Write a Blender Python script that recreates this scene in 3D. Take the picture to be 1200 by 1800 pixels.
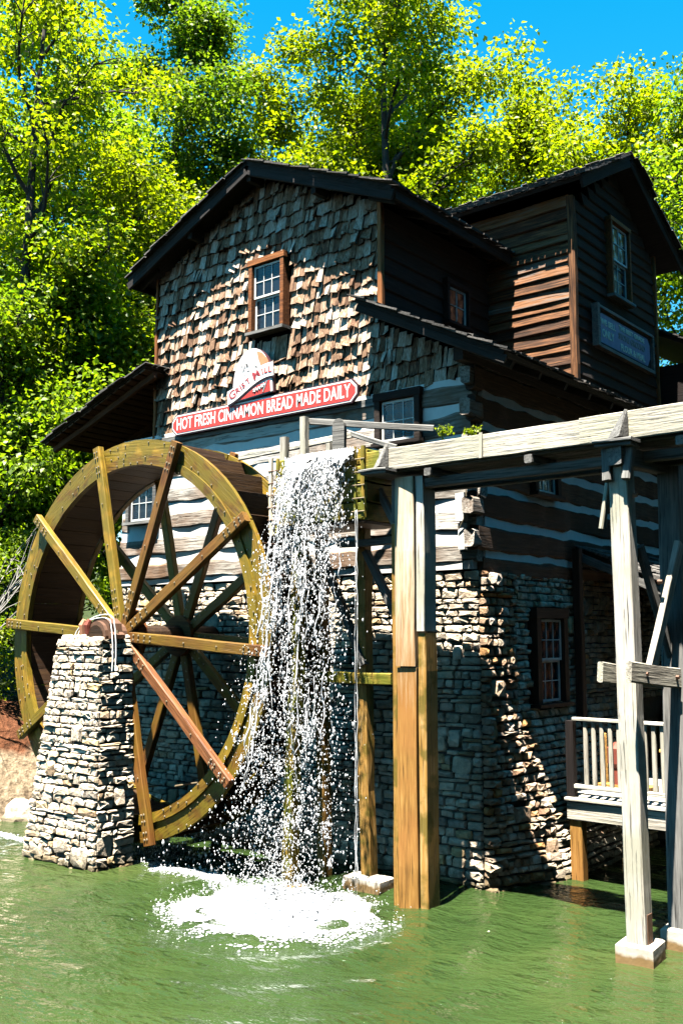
import bpy, math, random
import numpy as np
from mathutils import Matrix, Vector, noise
for o in list(bpy.data.objects): bpy.data.objects.remove(o)
R = math.radians
scn = bpy.context.scene
COL = scn.collection
rnd = random.Random(7)

# ------------------------------------------------------------------ camera
cam_d = bpy.data.cameras.new('camera'); cam = bpy.data.objects.new('camera', cam_d); COL.objects.link(cam)
PITCH = math.atan(219/1750); HEAD = R(129.4)
cam.location = (0, 0, 3.4)
cam.rotation_euler = (R(90)+PITCH, 0, HEAD-R(90))
cam_d.sensor_fit = 'VERTICAL'; cam_d.sensor_height = 36; cam_d.lens = 36*1750/1800
cam_d.clip_start = 0.1; cam_d.clip_end = 3000
scn.camera = cam

# ------------------------------------------------------------------ sky, sun, exposure
SUN = Vector((0.045, -0.285, 0.957)).normalized()       # towards the sun
w = bpy.data.worlds.new('World'); scn.world = w; w.use_nodes = True
nt = w.node_tree; nt.nodes.clear()
sky = nt.nodes.new('ShaderNodeTexSky'); sky.sky_type = 'NISHITA'; sky.sun_disc = False
sky.sun_elevation = math.asin(SUN.z); sky.sun_rotation = math.atan2(SUN.x, SUN.y)
sky.air_density = 1.0; sky.dust_density = 0.15; sky.ozone_density = 1.0
hs = nt.nodes.new('ShaderNodeHueSaturation'); hs.inputs['Hue'].default_value = 0.474
hs.inputs['Saturation'].default_value = 1.5; hs.inputs['Value'].default_value = 1.0
bg = nt.nodes.new('ShaderNodeBackground'); bg.inputs['Strength'].default_value = 0.05
wo = nt.nodes.new('ShaderNodeOutputWorld')
nt.links.new(sky.outputs[0], hs.inputs['Color']); nt.links.new(hs.outputs[0], bg.inputs[0]); nt.links.new(bg.outputs[0], wo.inputs[0])
sd = bpy.data.lights.new('sun', 'SUN'); sd.energy = 5.0; sd.angle = R(0.5); sd.color = (1, 0.95, 0.86)
so = bpy.data.objects.new('sun', sd); COL.objects.link(so)
so.rotation_euler = (-SUN).to_track_quat('-Z', 'Y').to_euler(); so.location = SUN*60
scn.view_settings.view_transform = 'Standard'; scn.view_settings.look = 'None'
scn.view_settings.exposure = 2.6; scn.view_settings.gamma = 1.0
scn.view_settings.use_curve_mapping = False
scn.cycles.max_bounces = 7; scn.cycles.diffuse_bounces = 0; scn.cycles.glossy_bounces = 3; scn.cycles.transmission_bounces = 4

# ------------------------------------------------------------------ materials
def mat_base(name):
    m = bpy.data.materials.new(name); m.use_nodes = True
    nt = m.node_tree; nt.nodes.clear()
    out = nt.nodes.new('ShaderNodeOutputMaterial')
    b = nt.nodes.new('ShaderNodeBsdfPrincipled'); nt.links.new(b.outputs[0], out.inputs[0])
    return m, nt, b
def N(nt, typ, **kw):
    n = nt.nodes.new(typ)
    for k, v in kw.items():
        if k in n.inputs: n.inputs[k].default_value = v
        else: setattr(n, k, v)
    return n
def ramp(nt, fac, stops):
    r = nt.nodes.new('ShaderNodeValToRGB'); e = r.color_ramp.elements
    while len(e) < len(stops): e.new(0.5)
    for i, (p, c) in enumerate(stops):
        e[i].position = p; e[i].color = (*c, 1) if len(c) == 3 else c
    nt.links.new(fac, r.inputs[0]); return r.outputs[0]
def mix(nt, fac, a, b, mode='MIX'):
    n = nt.nodes.new('ShaderNodeMix'); n.data_type = 'RGBA'; n.blend_type = mode
    for sock, v in ((n.inputs['Factor'], fac), (n.inputs[6], a), (n.inputs[7], b)):
        if hasattr(v, 'is_output'): nt.links.new(v, sock)
        elif isinstance(v, (int, float)): sock.default_value = v
        else: sock.default_value = (*v, 1)
    return n.outputs[2]
def math_(nt, op, a, b=0.0):
    n = nt.nodes.new('ShaderNodeMath'); n.operation = op
    for i, v in enumerate((a, b)):
        if hasattr(v, 'is_output'): nt.links.new(v, n.inputs[i])
        else: n.inputs[i].default_value = v
    return n.outputs[0]
def rand01(nt):
    oi = nt.nodes.new('ShaderNodeObjectInfo'); ge = nt.nodes.new('ShaderNodeNewGeometry')
    return math_(nt, 'FRACT', math_(nt, 'ADD', oi.outputs['Random'], ge.outputs['Random Per Island']))
def vec(nt, coord, scale, off=None):
    mp = nt.nodes.new('ShaderNodeMapping'); mp.inputs['Scale'].default_value = scale
    nt.links.new(coord, mp.inputs['Vector'])
    if off is not None:
        cx = nt.nodes.new('ShaderNodeCombineXYZ'); s = math_(nt, 'MULTIPLY', off, 37.0)
        for i in range(3): nt.links.new(s, cx.inputs[i])
        nt.links.new(cx.outputs[0], mp.inputs['Location'])
    return mp.outputs[0]
def noise_t(nt, v, scale, detail=4, rough=0.55):
    n = N(nt, 'ShaderNodeTexNoise', Scale=scale, Detail=detail, Roughness=rough); nt.links.new(v, n.inputs['Vector']); return n.outputs['Fac']
def bump(nt, b, h, strength, dist):
    n = N(nt, 'ShaderNodeBump', Strength=strength, Distance=dist); nt.links.new(h, n.inputs['Height']); nt.links.new(n.outputs[0], b.inputs['Normal'])

def wood(name, stops, zfade=None, rv=.24, rough=0.8, world=None, tint=None, tintscale=1.2, moss=None, mossamt=0.5, bstr=0.6, coat=0.0):
    """grain along local X (object coords) or along a world axis"""
    m, nt, b = mat_base(name)
    rn = rand01(nt)
    if world is None:
        c = nt.nodes.new('ShaderNodeTexCoord').outputs['Object']; sc = (0.9, 14, 14); sc2 = (0.5, 3, 3)
    else:
        c = nt.nodes.new('ShaderNodeNewGeometry').outputs['Position']
        sc = {'z': (22, 22, 1.6), 'x': (1.2, 14, 14), 'y': (14, 1.2, 14)}[world]; sc2 = {'z': (6, 6, .8), 'x': (.5, 3, 3), 'y': (3, .5, 3)}[world]
    g = noise_t(nt, vec(nt, c, sc, rn), 2.2, 8, 0.62)
    g2 = noise_t(nt, vec(nt, c, sc2, rn), 1.6, 4)
    f = math_(nt, 'ADD', math_(nt, 'MULTIPLY', g, 0.62), math_(nt, 'MULTIPLY', g2, 0.24))
    f = math_(nt, 'ADD', f, math_(nt, 'MULTIPLY', math_(nt, 'SUBTRACT', rn, 0.2), rv))
    col = ramp(nt, f, stops)
    # dark drying cracks along the grain
    sck = tuple(s*0.55 if s < 3 else s*1.5 for s in sc)
    ck = noise_t(nt, vec(nt, c, sck, rn), 3.0, 3, 0.5)
    ckm = ramp(nt, ck, [(0.31, (0, 0, 0)), (0.39, (1, 1, 1))])
    col = mix(nt, 0.85, col, mix(nt, 1.0, col, ckm, 'MULTIPLY'))
    if tint:
        t = noise_t(nt, nt.nodes.new('ShaderNodeNewGeometry').outputs['Position'], tintscale, 5)
        col = mix(nt, ramp(nt, t, [(0.42, (0, 0, 0)), (0.62, (1, 1, 1))]), col, tint)
    if moss:
        t = noise_t(nt, nt.nodes.new('ShaderNodeNewGeometry').outputs['Position'], 3.5, 6)
        tm = ramp(nt, t, [(0.62-mossamt*.35, (0, 0, 0)), (0.72-mossamt*.3, (1, 1, 1))])
        col = mix(nt, math_(nt, 'MULTIPLY', tm, .8), col, moss)
    if zfade:      # bleached by the weather higher up
        pz = nt.nodes.new('ShaderNodeNewGeometry').outputs['Position']; sz = nt.nodes.new('ShaderNodeSeparateXYZ'); nt.links.new(pz, sz.inputs[0])
        t = math_(nt, 'ADD', sz.outputs[2], math_(nt, 'MULTIPLY', math_(nt, 'SUBTRACT', g, .5), 2.2))
        t = math_(nt, 'DIVIDE', math_(nt, 'SUBTRACT', t, zfade[0]), zfade[1]-zfade[0])
        col = mix(nt, ramp(nt, t, [(0, (0, 0, 0)), (1, (.85, .85, .85))]), col, mix(nt, 1.0, ramp(nt, f, [(.25, (.3, .27, .22)), (.5, (.85, .82, .76)), (.8, (1, 1, 1))]), zfade[2], 'MULTIPLY'))
    nt.links.new(col, b.inputs['Base Color'])
    b.inputs['Roughness'].default_value = rough
    b.inputs['Specular IOR Level'].default_value = 0.25
    if coat: b.inputs['Coat Weight'].default_value = coat; b.inputs['Coat Roughness'].default_value = .25
    h = math_(nt, 'ADD', math_(nt, 'MULTIPLY', g, 1.0), math_(nt, 'MULTIPLY', ckm, 0.6))
    bump(nt, b, h, bstr, 0.012)
    return m
M = {}
M['wheel'] = wood('wheel_wood', [(0.25, (.014, .007, .002)), (0.45, (.11, .055, .006)), (0.62, (.27, .16, .016)), (0.8, (.44, .29, .05))], rough=.55, moss=(.13, .095, .007), mossamt=.6, coat=.15)
M['wheel_dark_shade'] = wood('shaded_wheel_inner_wood', [(0.25, (.006, .003, .001)), (0.5, (.032, .015, .006)), (0.75, (.08, .042, .015))], rough=.6)  # shade inside the drum is put into this darker wheel wood
M['spoke'] = wood('spoke_wood', [(0.25, (.02, .008, .002)), (0.45, (.13, .05, .01)), (0.65, (.24, .105, .022)), (0.85, (.38, .2, .06))], rough=.55, tint=(.14, .08, .008), tintscale=.9, coat=.15)
M['spoke_red'] = wood('new_spoke_wood', [(0.25, (.04, .014, .005)), (0.45, (.20, .075, .025)), (0.65, (.32, .145, .055)), (0.85, (.45, .27, .14))], rough=.6)
M['golden'] = wood('golden_wood', [(0.22, (.07, .03, .006)), (0.42, (.30, .15, .035)), (0.6, (.46, .27, .085)), (0.85, (.62, .43, .2))], rough=.65, tint=(.30, .135, .035), tintscale=.9, zfade=(2.6, 4.6, (.72, .64, .5)))
M['pale_golden'] = wood('pale_golden_wood', [(0.22, (.20, .12, .05)), (0.42, (.52, .38, .20)), (0.6, (.68, .55, .36)), (0.85, (.78, .68, .5))], rough=.7)
M['golden_dark'] = wood('wet_golden_wood', [(0.22, (.05, .025, .005)), (0.42, (.22, .11, .025)), (0.6, (.36, .2, .05)), (0.85, (.6, .45, .25))], rough=.6, moss=(.10, .08, .01), mossamt=.35)
M['grey'] = wood('weathered_grey_wood', [(0.25, (.06, .05, .04)), (0.40, (.30, .27, .22)), (0.56, (.50, .46, .40)), (0.85, (.70, .67, .6))], rough=.85, tint=(.36, .34, .26), tintscale=1.1, bstr=1.0)
M['grey_dark'] = wood('old_grey_wood', [(0.25, (.03, .028, .025)), (0.45, (.13, .125, .115)), (0.65, (.26, .25, .23)), (0.85, (.42, .41, .38))], rough=.85)
M['mossy'] = wood('mossy_wood', [(0.25, (.04, .03, .005)), (0.45, (.22, .14, .02)), (0.65, (.40, .28, .05)), (0.85, (.5, .4, .12))], rough=.6, moss=(.10, .12, .01), mossamt=.6)
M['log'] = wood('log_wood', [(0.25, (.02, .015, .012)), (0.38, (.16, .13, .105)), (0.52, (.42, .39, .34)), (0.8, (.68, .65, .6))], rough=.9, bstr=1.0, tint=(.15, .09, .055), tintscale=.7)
M['side_log_shade'] = wood('brown_shaded_side_log_wood', [(0.25, (.005, .003, .002)), (0.45, (.024, .013, .008)), (0.62, (.07, .04, .024)), (0.85, (.15, .11, .08))], rough=.9, bstr=.9)  # darker copy of the log wood, the side wall's shade is in the colour
M['log_dark_shade'] = wood('dark_shaded_log_wood', [(0.25, (.003, .002, .002)), (0.45, (.010, .006, .005)), (0.65, (.024, .016, .012)), (0.85, (.06, .045, .035))], rough=.9)  # dark wood, with shade of the tower side and side walls in its colour
M['siding'] = wood('siding_wood', [(0.25, (.015, .008, .004)), (0.42, (.06, .026, .012)), (0.55, (.20, .085, .032)), (0.68, (.15, .12, .10)), (0.85, (.5, .44, .36))], rough=.85, bstr=.9)
M['trim'] = wood('red_brown_trim_wood', [(0.25, (.04, .012, .004)), (0.5, (.22, .075, .02)), (0.8, (.38, .16, .05))], rough=.75)
M['roofwood_shade'] = wood('shade_dark_roof_wood', [(0.25, (.004, .003, .003)), (0.5, (.012, .010, .009)), (0.8, (.04, .034, .032))], rough=.9)  # near black because the shade under the roof edges is put into the colour
M['soffit'] = wood('soffit_board_wood', [(0.25, (.03, .012, .006)), (0.5, (.11, .055, .03)), (0.8, (.22, .13, .08))], rough=.85)
M['roofsh'] = wood('roof_shingle_wood', [(0.25, (.015, .014, .013)), (0.5, (.07, .065, .06)), (0.8, (.22, .2, .18))], rough=.95, world='y')
M['shingle'] = wood('wall_shingle_wood', [(0.24, (.022, .010, .006)), (0.38, (.10, .05, .027)), (0.50, (.24, .145, .085)), (0.62, (.38, .30, .23)), (0.85, (.68, .62, .54))], rv=.31, rough=.9, world='z', bstr=.5)
M['deck'] = M['grey']

def plain(name, col, rough=.6, metal=0.0, var=0.0, vs=6.0, spec=.5):
    m, nt, b = mat_base(name)
    if var:
        t = noise_t(nt, nt.nodes.new('ShaderNodeNewGeometry').outputs['Position'], vs, 5)
        c = mix(nt, t, tuple(x*(1-var) for x in col), tuple(min(1, x*(1+var)) for x in col)); nt.links.new(c, b.inputs['Base Color'])
        bump(nt, b, t, .3, .01)
    else: b.inputs['Base Color'].default_value = (*col, 1)
    b.inputs['Roughness'].default_value = rough; b.inputs['Metallic'].default_value = metal; b.inputs['Specular IOR Level'].default_value = spec
    return m
M['chink'] = plain('chinking_mortar', (.66, .64, .60), .95, var=.12, vs=9)
M['mortar'] = plain('dark_mortar', (.09, .08, .068), .95, var=.4, vs=14)
M['concrete'] = plain('concrete', (.42, .37, .29), .9, var=.2, vs=7)
M['iron'] = plain('rusty_iron', (.12, .06, .035), .7, .3, var=.4, vs=20)
M['bolt'] = plain('galvanised_bolt', (.24, .19, .12), .5, .4)
M['sash'] = plain('white_sash_paint', (.62, .62, .58), .6, var=.12, vs=15)
M['black'] = plain('dark_interior', (.008, .007, .006), 1.0, spec=0.0)
M['hose'] = plain('white_hose', (.7, .7, .68), .4)
M['red'] = plain('red_sign_paint', (.50, .035, .025), .5, var=.08, vs=6)
M['white'] = plain('white_sign_paint', (.78, .76, .72), .5)
M['signedge'] = plain('dark_sign_edge', (.05, .015, .02), .5)
M['orange'] = plain('orange_sign_paint', (.62, .20, .09), .5, var=.2, vs=9)
M['grayink'] = plain('grey_sign_ink', (.22, .21, .22), .6)
M['darkred'] = plain('dark_red_sign_paint', (.28, .03, .035), .5)
M['blueboard'] = plain('blue_grey_sign_paint', (.27, .25, .38), .7, var=.25, vs=8)
M['cream'] = plain('cream_letter_paint', (.8, .76, .6), .7)
M['signframe'] = wood('sign_frame_wood', [(0.25, (.06, .045, .035)), (0.5, (.22, .17, .14)), (0.8, (.4, .33, .28))], rough=.85)
M['rust'] = plain('rust_red_paint', (.22, .05, .03), .6, .2, var=.4, vs=12)
M['crate'] = wood('orange_crate_wood', [(0.25, (.18, .07, .015)), (0.5, (.5, .25, .06)), (0.8, (.62, .38, .14))], rough=.6)

def glass_mat():
    m, nt, b = mat_base('old_window_glass')
    c = nt.nodes.new('ShaderNodeTexCoord').outputs['Object']
    g = N(nt, 'ShaderNodeTexWave', wave_type='RINGS', rings_direction='SPHERICAL', Scale=9.0, Distortion=1.2); g.inputs['Detail'].default_value = 1
    nt.links.new(c, g.inputs['Vector'])
    b.inputs['Base Color'].default_value = (.012, .016, .024, 1); b.inputs['Roughness'].default_value = .06
    b.inputs['Specular IOR Level'].default_value = .5
    bump(nt, b, g.outputs['Fac'], .16, .015)
    return m
M['glass'] = glass_mat()

def stone_mat(name, stops, wet=True):
    m, nt, b = mat_base(name)
    rn = rand01(nt); pos = nt.nodes.new('ShaderNodeNewGeometry').outputs['Position']
    col = ramp(nt, rn, stops)
    n1 = noise_t(nt, pos, 9, 8, .65); n2 = noise_t(nt, pos, 45, 4)
    col = mix(nt, .75, col, ramp(nt, n1, [(.28, (.25, .22, .2)), (.5, (.85, .82, .78)), (.72, (1.25, 1.22, 1.18))]), 'MULTIPLY')
    if wet:   # water stain and algae near the pond line
        sx = nt.nodes.new('ShaderNodeSeparateXYZ'); nt.links.new(pos, sx.inputs[0])
        zz = math_(nt, 'ADD', sx.outputs[2], math_(nt, 'MULTIPLY', n1, .35))
        f = ramp(nt, zz, [(.22, (1, 1, 1)), (.42, (0, 0, 0))])
        col = mix(nt, math_(nt, 'MULTIPLY', f, .8), col, (.07, .055, .02))
    nt.links.new(col, b.inputs['Base Color']); b.inputs['Roughness'].default_value = .9; b.inputs['Specular IOR Level'].default_value = .25
    h = math_(nt, 'ADD', n1, math_(nt, 'MULTIPLY', n2, .35)); bump(nt, b, h, .9, .03)
    return m
M['stone'] = stone_mat('field_stone', [(0, (0.378, 0.298, 0.218)), (.16, (0.777, 0.662, 0.504)), (.32, (0.567, 0.470, 0.361)), (.5, (0.861, 0.749, 0.588)), (.62, (0.441, 0.288, 0.160)), (.70, (0.756, 0.634, 0.470)), (.82, (0.336, 0.288, 0.235)), (.92, (0.840, 0.730, 0.580)), (1, (0.651, 0.461, 0.235))])
M['stone_warm'] = stone_mat('brown_field_stone', [(0, (.26, .14, .07)), (.2, (.52, .40, .28)), (.4, (.30, .18, .11)), (.55, (.56, .48, .38)), (.7, (.42, .22, .08)), (.85, (.38, .3, .23)), (1, (.58, .5, .42))])

def leaf_mat(name, c1, c2, tr):
    m = bpy.data.materials.new(name); m.use_nodes = True; nt = m.node_tree; nt.nodes.clear()
    out = nt.nodes.new('ShaderNodeOutputMaterial')
    rn = nt.nodes.new('ShaderNodeNewGeometry').outputs['Random Per Island']
    col = mix(nt, rn, c1, c2)
    d = N(nt, 'ShaderNodeBsdfDiffuse'); t = N(nt, 'ShaderNodeBsdfTranslucent'); g = N(nt, 'ShaderNodeBsdfGlossy', Roughness=.45)
    g.inputs['Color'].default_value = (1, 1, 1, 1)
    nt.links.new(col, d.inputs['Color']); nt.links.new(mix(nt, 1.0, col, (1.15, 1.2, .4), 'MULTIPLY'), t.inputs['Color'])
    m1 = N(nt, 'ShaderNodeMixShader'); m1.inputs[0].default_value = tr
    nt.links.new(d.outputs[0], m1.inputs[1]); nt.links.new(t.outputs[0], m1.inputs[2])
    m2 = N(nt, 'ShaderNodeMixShader'); m2.inputs[0].default_value = .018
    nt.links.new(m1.outputs[0], m2.inputs[1]); nt.links.new(g.outputs[0], m2.inputs[2])
    nt.links.new(m2.outputs[0], out.inputs[0]); return m
M['leaf_y'] = leaf_mat('spring_leaf_yellow_green', (.12, .18, .004), (.31, .36, .008), .62)
M['leaf_g'] = leaf_mat('spring_leaf_green', (.085, .16, .008), (.24, .33, .014), .64)
M['leaf_d'] = leaf_mat('dark_leaf_green', (.055, .115, .008), (.18, .265, .016), .62)
M['bark'] = plain('bark', (.045, .036, .028), .95, var=.5, vs=10)
M['twig'] = plain('pale_bare_twig', (.28, .26, .23), .9, var=.3, vs=10)

# ------------------------------------------------------------------ object helpers
WM = {}
def link(o, parent=None, Mw=None):
    COL.objects.link(o)
    Mw = Mw if Mw is not None else Matrix.Identity(4)
    o.matrix_basis = Mw
    if parent is not None:
        o.parent = parent; o.matrix_parent_inverse = WM[parent.name].inverted()
    WM[o.name] = Mw.copy()
    return o
def tag(o, label=None, cat=None, group=None, kind=None):
    if label: o['label'] = label
    if cat: o['category'] = cat
    if group: o['group'] = group
    if kind: o['kind'] = kind
    return o
def thing(name, loc, label, cat, group=None):
    o = bpy.data.objects.new(name, None); o.empty_display_size = .3
    return tag(link(o, None, Matrix.Translation(loc)), label, cat, group)
class MB:
    def __init__(s): s.v = []; s.f = []
    def add(s, vs, fs):
        k = len(s.v); s.v += [tuple(v) for v in vs]; s.f += [tuple(i+k for i in f) for f in fs]; return s
    def box(s, lo, hi, Mx=None):
        x0, y0, z0 = lo; x1, y1, z1 = hi
        vs = [(x0,y0,z0),(x1,y0,z0),(x1,y1,z0),(x0,y1,z0),(x0,y0,z1),(x1,y0,z1),(x1,y1,z1),(x0,y1,z1)]
        if Mx is not None: vs = [Mx @ Vector(v) for v in vs]
        return s.add(vs, [(3,2,1,0),(4,5,6,7),(0,1,5,4),(1,2,6,5),(2,3,7,6),(3,0,4,7)])
    def prism(s, pts, y0, y1):     # polygon in XZ extruded along Y
        n = len(pts)
        vs = [(x, y0, z) for x, z in pts] + [(x, y1, z) for x, z in pts]
        return s.add(vs, [tuple(range(n)), tuple(range(2*n-1, n-1, -1))] + [(i, i+n, (i+1) % n+n, (i+1) % n) for i in range(n)])
    def tube(s, pts, radii, n=6):
        pts = [Vector(p) for p in pts]; rings = []
        k = len(s.v)
        for i, p in enumerate(pts):
            t = (pts[min(i+1, len(pts)-1)] - pts[max(i-1, 0)]).normalized()
            a = t.orthogonal().normalized() if i == 0 else (a - t*a.dot(t)).normalized()
            b = t.cross(a); r = radii[i] if hasattr(radii, '__len__') else radii
            for j in range(n):
                q = 2*math.pi*j/n; s.v.append(tuple(p + a*(r*math.cos(q)) + b*(r*math.sin(q))))
        for i in range(len(pts)-1):
            for j in range(n):
                s.f.append((k+i*n+j, k+i*n+(j+1) % n, k+(i+1)*n+(j+1) % n, k+(i+1)*n+j))
        s.f.append(tuple(k+j for j in range(n-1, -1, -1))); e = k+(len(pts)-1)*n; s.f.append(tuple(e+j for j in range(n)))
        return s
    def mesh(s, name, mat, smooth=False):
        me = bpy.data.meshes.new(name); me.from_pydata(s.v, [], s.f); me.update()
        if mat is not None: me.materials.append(M[mat] if isinstance(mat, str) else mat)
        if smooth: me.polygons.foreach_set('use_smooth', [True]*len(me.polygons))
        return me
    def build(s, name, mat, parent=None, Mw=None, smooth=False):
        return link(bpy.data.objects.new(name, s.mesh(name, mat, smooth)), parent, Mw)
def frame(o, x, y, z):
    return Matrix(((x[0], y[0], z[0], o[0]), (x[1], y[1], z[1], o[1]), (x[2], y[2], z[2], o[2]), (0, 0, 0, 1)))
def plank(name, p0, p1, wd, th, mat, parent, up=(0, 0, 1), j=.006, seg=None, cap=0.0, bev=.012):
    """hewn timber from p0 to p1; wd across (local Y), th along up (local Z); centre line p0-p1"""
    p0 = Vector(p0); p1 = Vector(p1); X = (p1-p0); L = X.length; X.normalize()
    Z = Vector(up); Z = (Z - X*Z.dot(X)).normalized(); Y = Z.cross(X)
    n = seg or max(1, min(9, int(L/.45)))
    bev = min(bev, wd*.25, th*.25)
    a, b = wd/2, th/2
    sec = [(-a+bev, -b), (a-bev, -b), (a, -b+bev), (a, b-bev), (a-bev, b), (-a+bev, b), (-a, b-bev), (-a, -b+bev)]
    mb = MB(); vs = []
    for i in range(n+1):
        dx = rnd.uniform(-cap, cap) if i in (0, n) else 0
        oy, oz = rnd.uniform(-j, j), rnd.uniform(-j, j)
        for (y, z) in sec:
            vs.append((L*i/n+dx+rnd.uniform(-cap, cap)*.4*(i in (0, n)), y+oy+rnd.uniform(-j, j)*.6, z+oz+rnd.uniform(-j, j)*.6))
    fs = [tuple(range(7, -1, -1)), tuple(n*8+k for k in range(8))]
    for i in range(n):
        for k in range(8): fs.append((i*8+k, i*8+(k+1) % 8, (i+1)*8+(k+1) % 8, (i+1)*8+k))
    mb.add(vs, fs)
    return mb.build(name, mat, parent, frame(p0, X, Y, Z))

# ------------------------------------------------------------------ setting: ground, water
def smooth(a, b, x):
    t = max(0, min(1, (x-a)/(b-a))); return t*t*(3-2*t)
def ground_h(x, y):
    n1 = noise.noise((x*.35, y*.35, 1)); n2 = noise.noise((x*1.3, y*1.3, 5)); n3 = noise.noise((x*3.6, y*3.6, 9))
    left = smooth(-15.9, -18.6, x + .30*(y-10)*(-1 if y < 10 else .15) + n2*.35)
    back = smooth(16.4, 19.5, y)*smooth(-34, -20, -abs(x+14)-6) if False else smooth(16.6, 19.0, y)
    r = math.hypot(x, y); near = 1-smooth(2.0, 4.2, r)
    h = -.9
    hl = 1.75 + .07*max(0, -x-18) + .05*max(0, y-14)
    hb = 2.6 + .05*max(0, y-19)
    h = h + max(left*(hl+.9), back*(hb+.9))
    h = max(h, -.9+near*2.4)
    far = smooth(40, 120, r); h += far*(4+8*noise.noise((x*.01, y*.01, 2)))
    edge = smooth(-.9, 1.2, h)
    return h + edge*(n1*.35 + n2*.22) + smooth(-.6, .6, h)*n3*.10
def axis(dense, lo, hi, far):
    a = list(np.arange(lo, hi, dense)); s = dense; x = hi
    while x < far: a.append(x); s *= 1.35; x += s
    s = dense; x = lo; b = []
    while x > -far: s *= 1.35; x -= s; b.append(x)
    return b[::-1]+a
gx = axis(.3, -32, 4, 900); gy = axis(.3, -4, 30, 900)
mb = MB()
for y in gy:
    for x in gx: mb.v.append((x, y, ground_h(x, y)))
nx = len(gx)
mb.f = [(j*nx+i, j*nx+i+1, (j+1)*nx+i+1, (j+1)*nx+i) for j in range(len(gy)-1) for i in range(nx-1)]
def ground_mat():
    m, nt, b = mat_base('bank_soil_and_rock')
    pos = nt.nodes.new('ShaderNodeNewGeometry').outputs['Position']
    n1 = noise_t(nt, pos, .8, 6); n2 = noise_t(nt, pos, 6, 7, .65)
    rock = ramp(nt, n2, [(.3, (.06, .04, .025)), (.5, (.22, .165, .105)), (.7, (.36, .29, .20))])
    soil = ramp(nt, n2, [(.3, (.03, .014, .006)), (.55, (.12, .045, .02)), (.75, (.22, .10, .05))])
    sx = nt.nodes.new('ShaderNodeSeparateXYZ'); nt.links.new(pos, sx.inputs[0])
    f = math_(nt, 'ADD', sx.outputs[2], math_(nt, 'MULTIPLY', n1, .9))
    col = mix(nt, ramp(nt, math_(nt, 'MULTIPLY', f, .4), [(.60, (0, 0, 0)), (.68, (1, 1, 1))]), rock, soil)
    gr = ramp(nt, n1, [(.52, (0, 0, 0)), (.62, (1, 1, 1))])
    col = mix(nt, math_(nt, 'MULTIPLY', gr, math_(nt, 'GREATER_THAN', sx.outputs[2], 1.7)), col, (.06, .09, .02))
    # forest floor away from the rocky shore
    ln = N(nt, 'ShaderNodeVectorMath', operation='DISTANCE'); nt.links.new(pos, ln.inputs[0]); ln.inputs[1].default_value = (-17.5, 11.0, .5)
    ff = ramp(nt, math_(nt, 'MULTIPLY', math_(nt, 'ADD', ln.outputs['Value'], math_(nt, 'MULTIPLY', n1, 2.0)), .1), [(.42, (0, 0, 0)), (.60, (1, 1, 1))])
    col = mix(nt, ff, col, ramp(nt, n2, [(.35, (.018, .022, .008)), (.6, (.035, .05, .012)), (.8, (.06, .05, .03))]))
    nt.links.new(col, b.inputs['Base Color']); b.inputs['Roughness'].default_value = .95; b.inputs['Specular IOR Level'].default_value = .15
    bump(nt, b, n2, 1.0, .12); return m
M['ground'] = ground_mat()
tag(mb.build('ground', 'ground', smooth=True), kind='structure')

def water_mat():
    m, nt, b = mat_base('green_pond_water')
    pos = nt.nodes.new('ShaderNodeNewGeometry').outputs['Position']
    n0 = noise_t(nt, vec(nt, pos, (.5, .5, 1)), .7, 3)
    col = ramp(nt, n0, [(.3, (.013, .027, .007)), (.55, (.024, .043, .011)), (.75, (.040, .055, .015))])
    nt.links.new(col, b.inputs['Base Color']); b.inputs['Roughness'].default_value = .03
    b.inputs['IOR'].default_value = 1.33; b.inputs['Specular IOR Level'].default_value = .5
    mp = N(nt, 'ShaderNodeMapping'); mp.inputs['Rotation'].default_value = (0, 0, -R(39)); mp.inputs['Scale'].default_value = (1.0, 1.9, 1)
    nt.links.new(pos, mp.inputs['Vector'])
    n1 = noise_t(nt, mp.outputs[0], 2.2, 4, .55); n2 = noise_t(nt, mp.outputs[0], 8.0, 3, .5)
    h = math_(nt, 'ADD', n1, math_(nt, 'MULTIPLY', n2, .28))
    bump(nt, b, h, 1.0, .15); return m
M['water'] = water_mat()
SPL = (-8.85, 9.45)      # where the fall hits the pond
def wave_h(x, y):
    d = math.hypot(x-SPL[0], y-SPL[1])
    return .045*math.sin(d*7.5)*math.exp(-d*.38) + .012*noise.noise((x*1.3, y*1.3, 3)) + .03*math.exp(-d*d)
mb = MB(); wx = axis(.11, -17, -1, 60); wy = axis(.11, 4, 14.5, 60)
for y in wy:
    for x in wx: mb.v.append((x, y, wave_h(x, y)))
nx = len(wx); mb.f = [(j*nx+i, j*nx+i+1, (j+1)*nx+i+1, (j+1)*nx+i) for j in range(len(wy)-1) for i in range(nx-1)]
tag(mb.build('pond_water', 'water', smooth=True), kind='structure')

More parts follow.
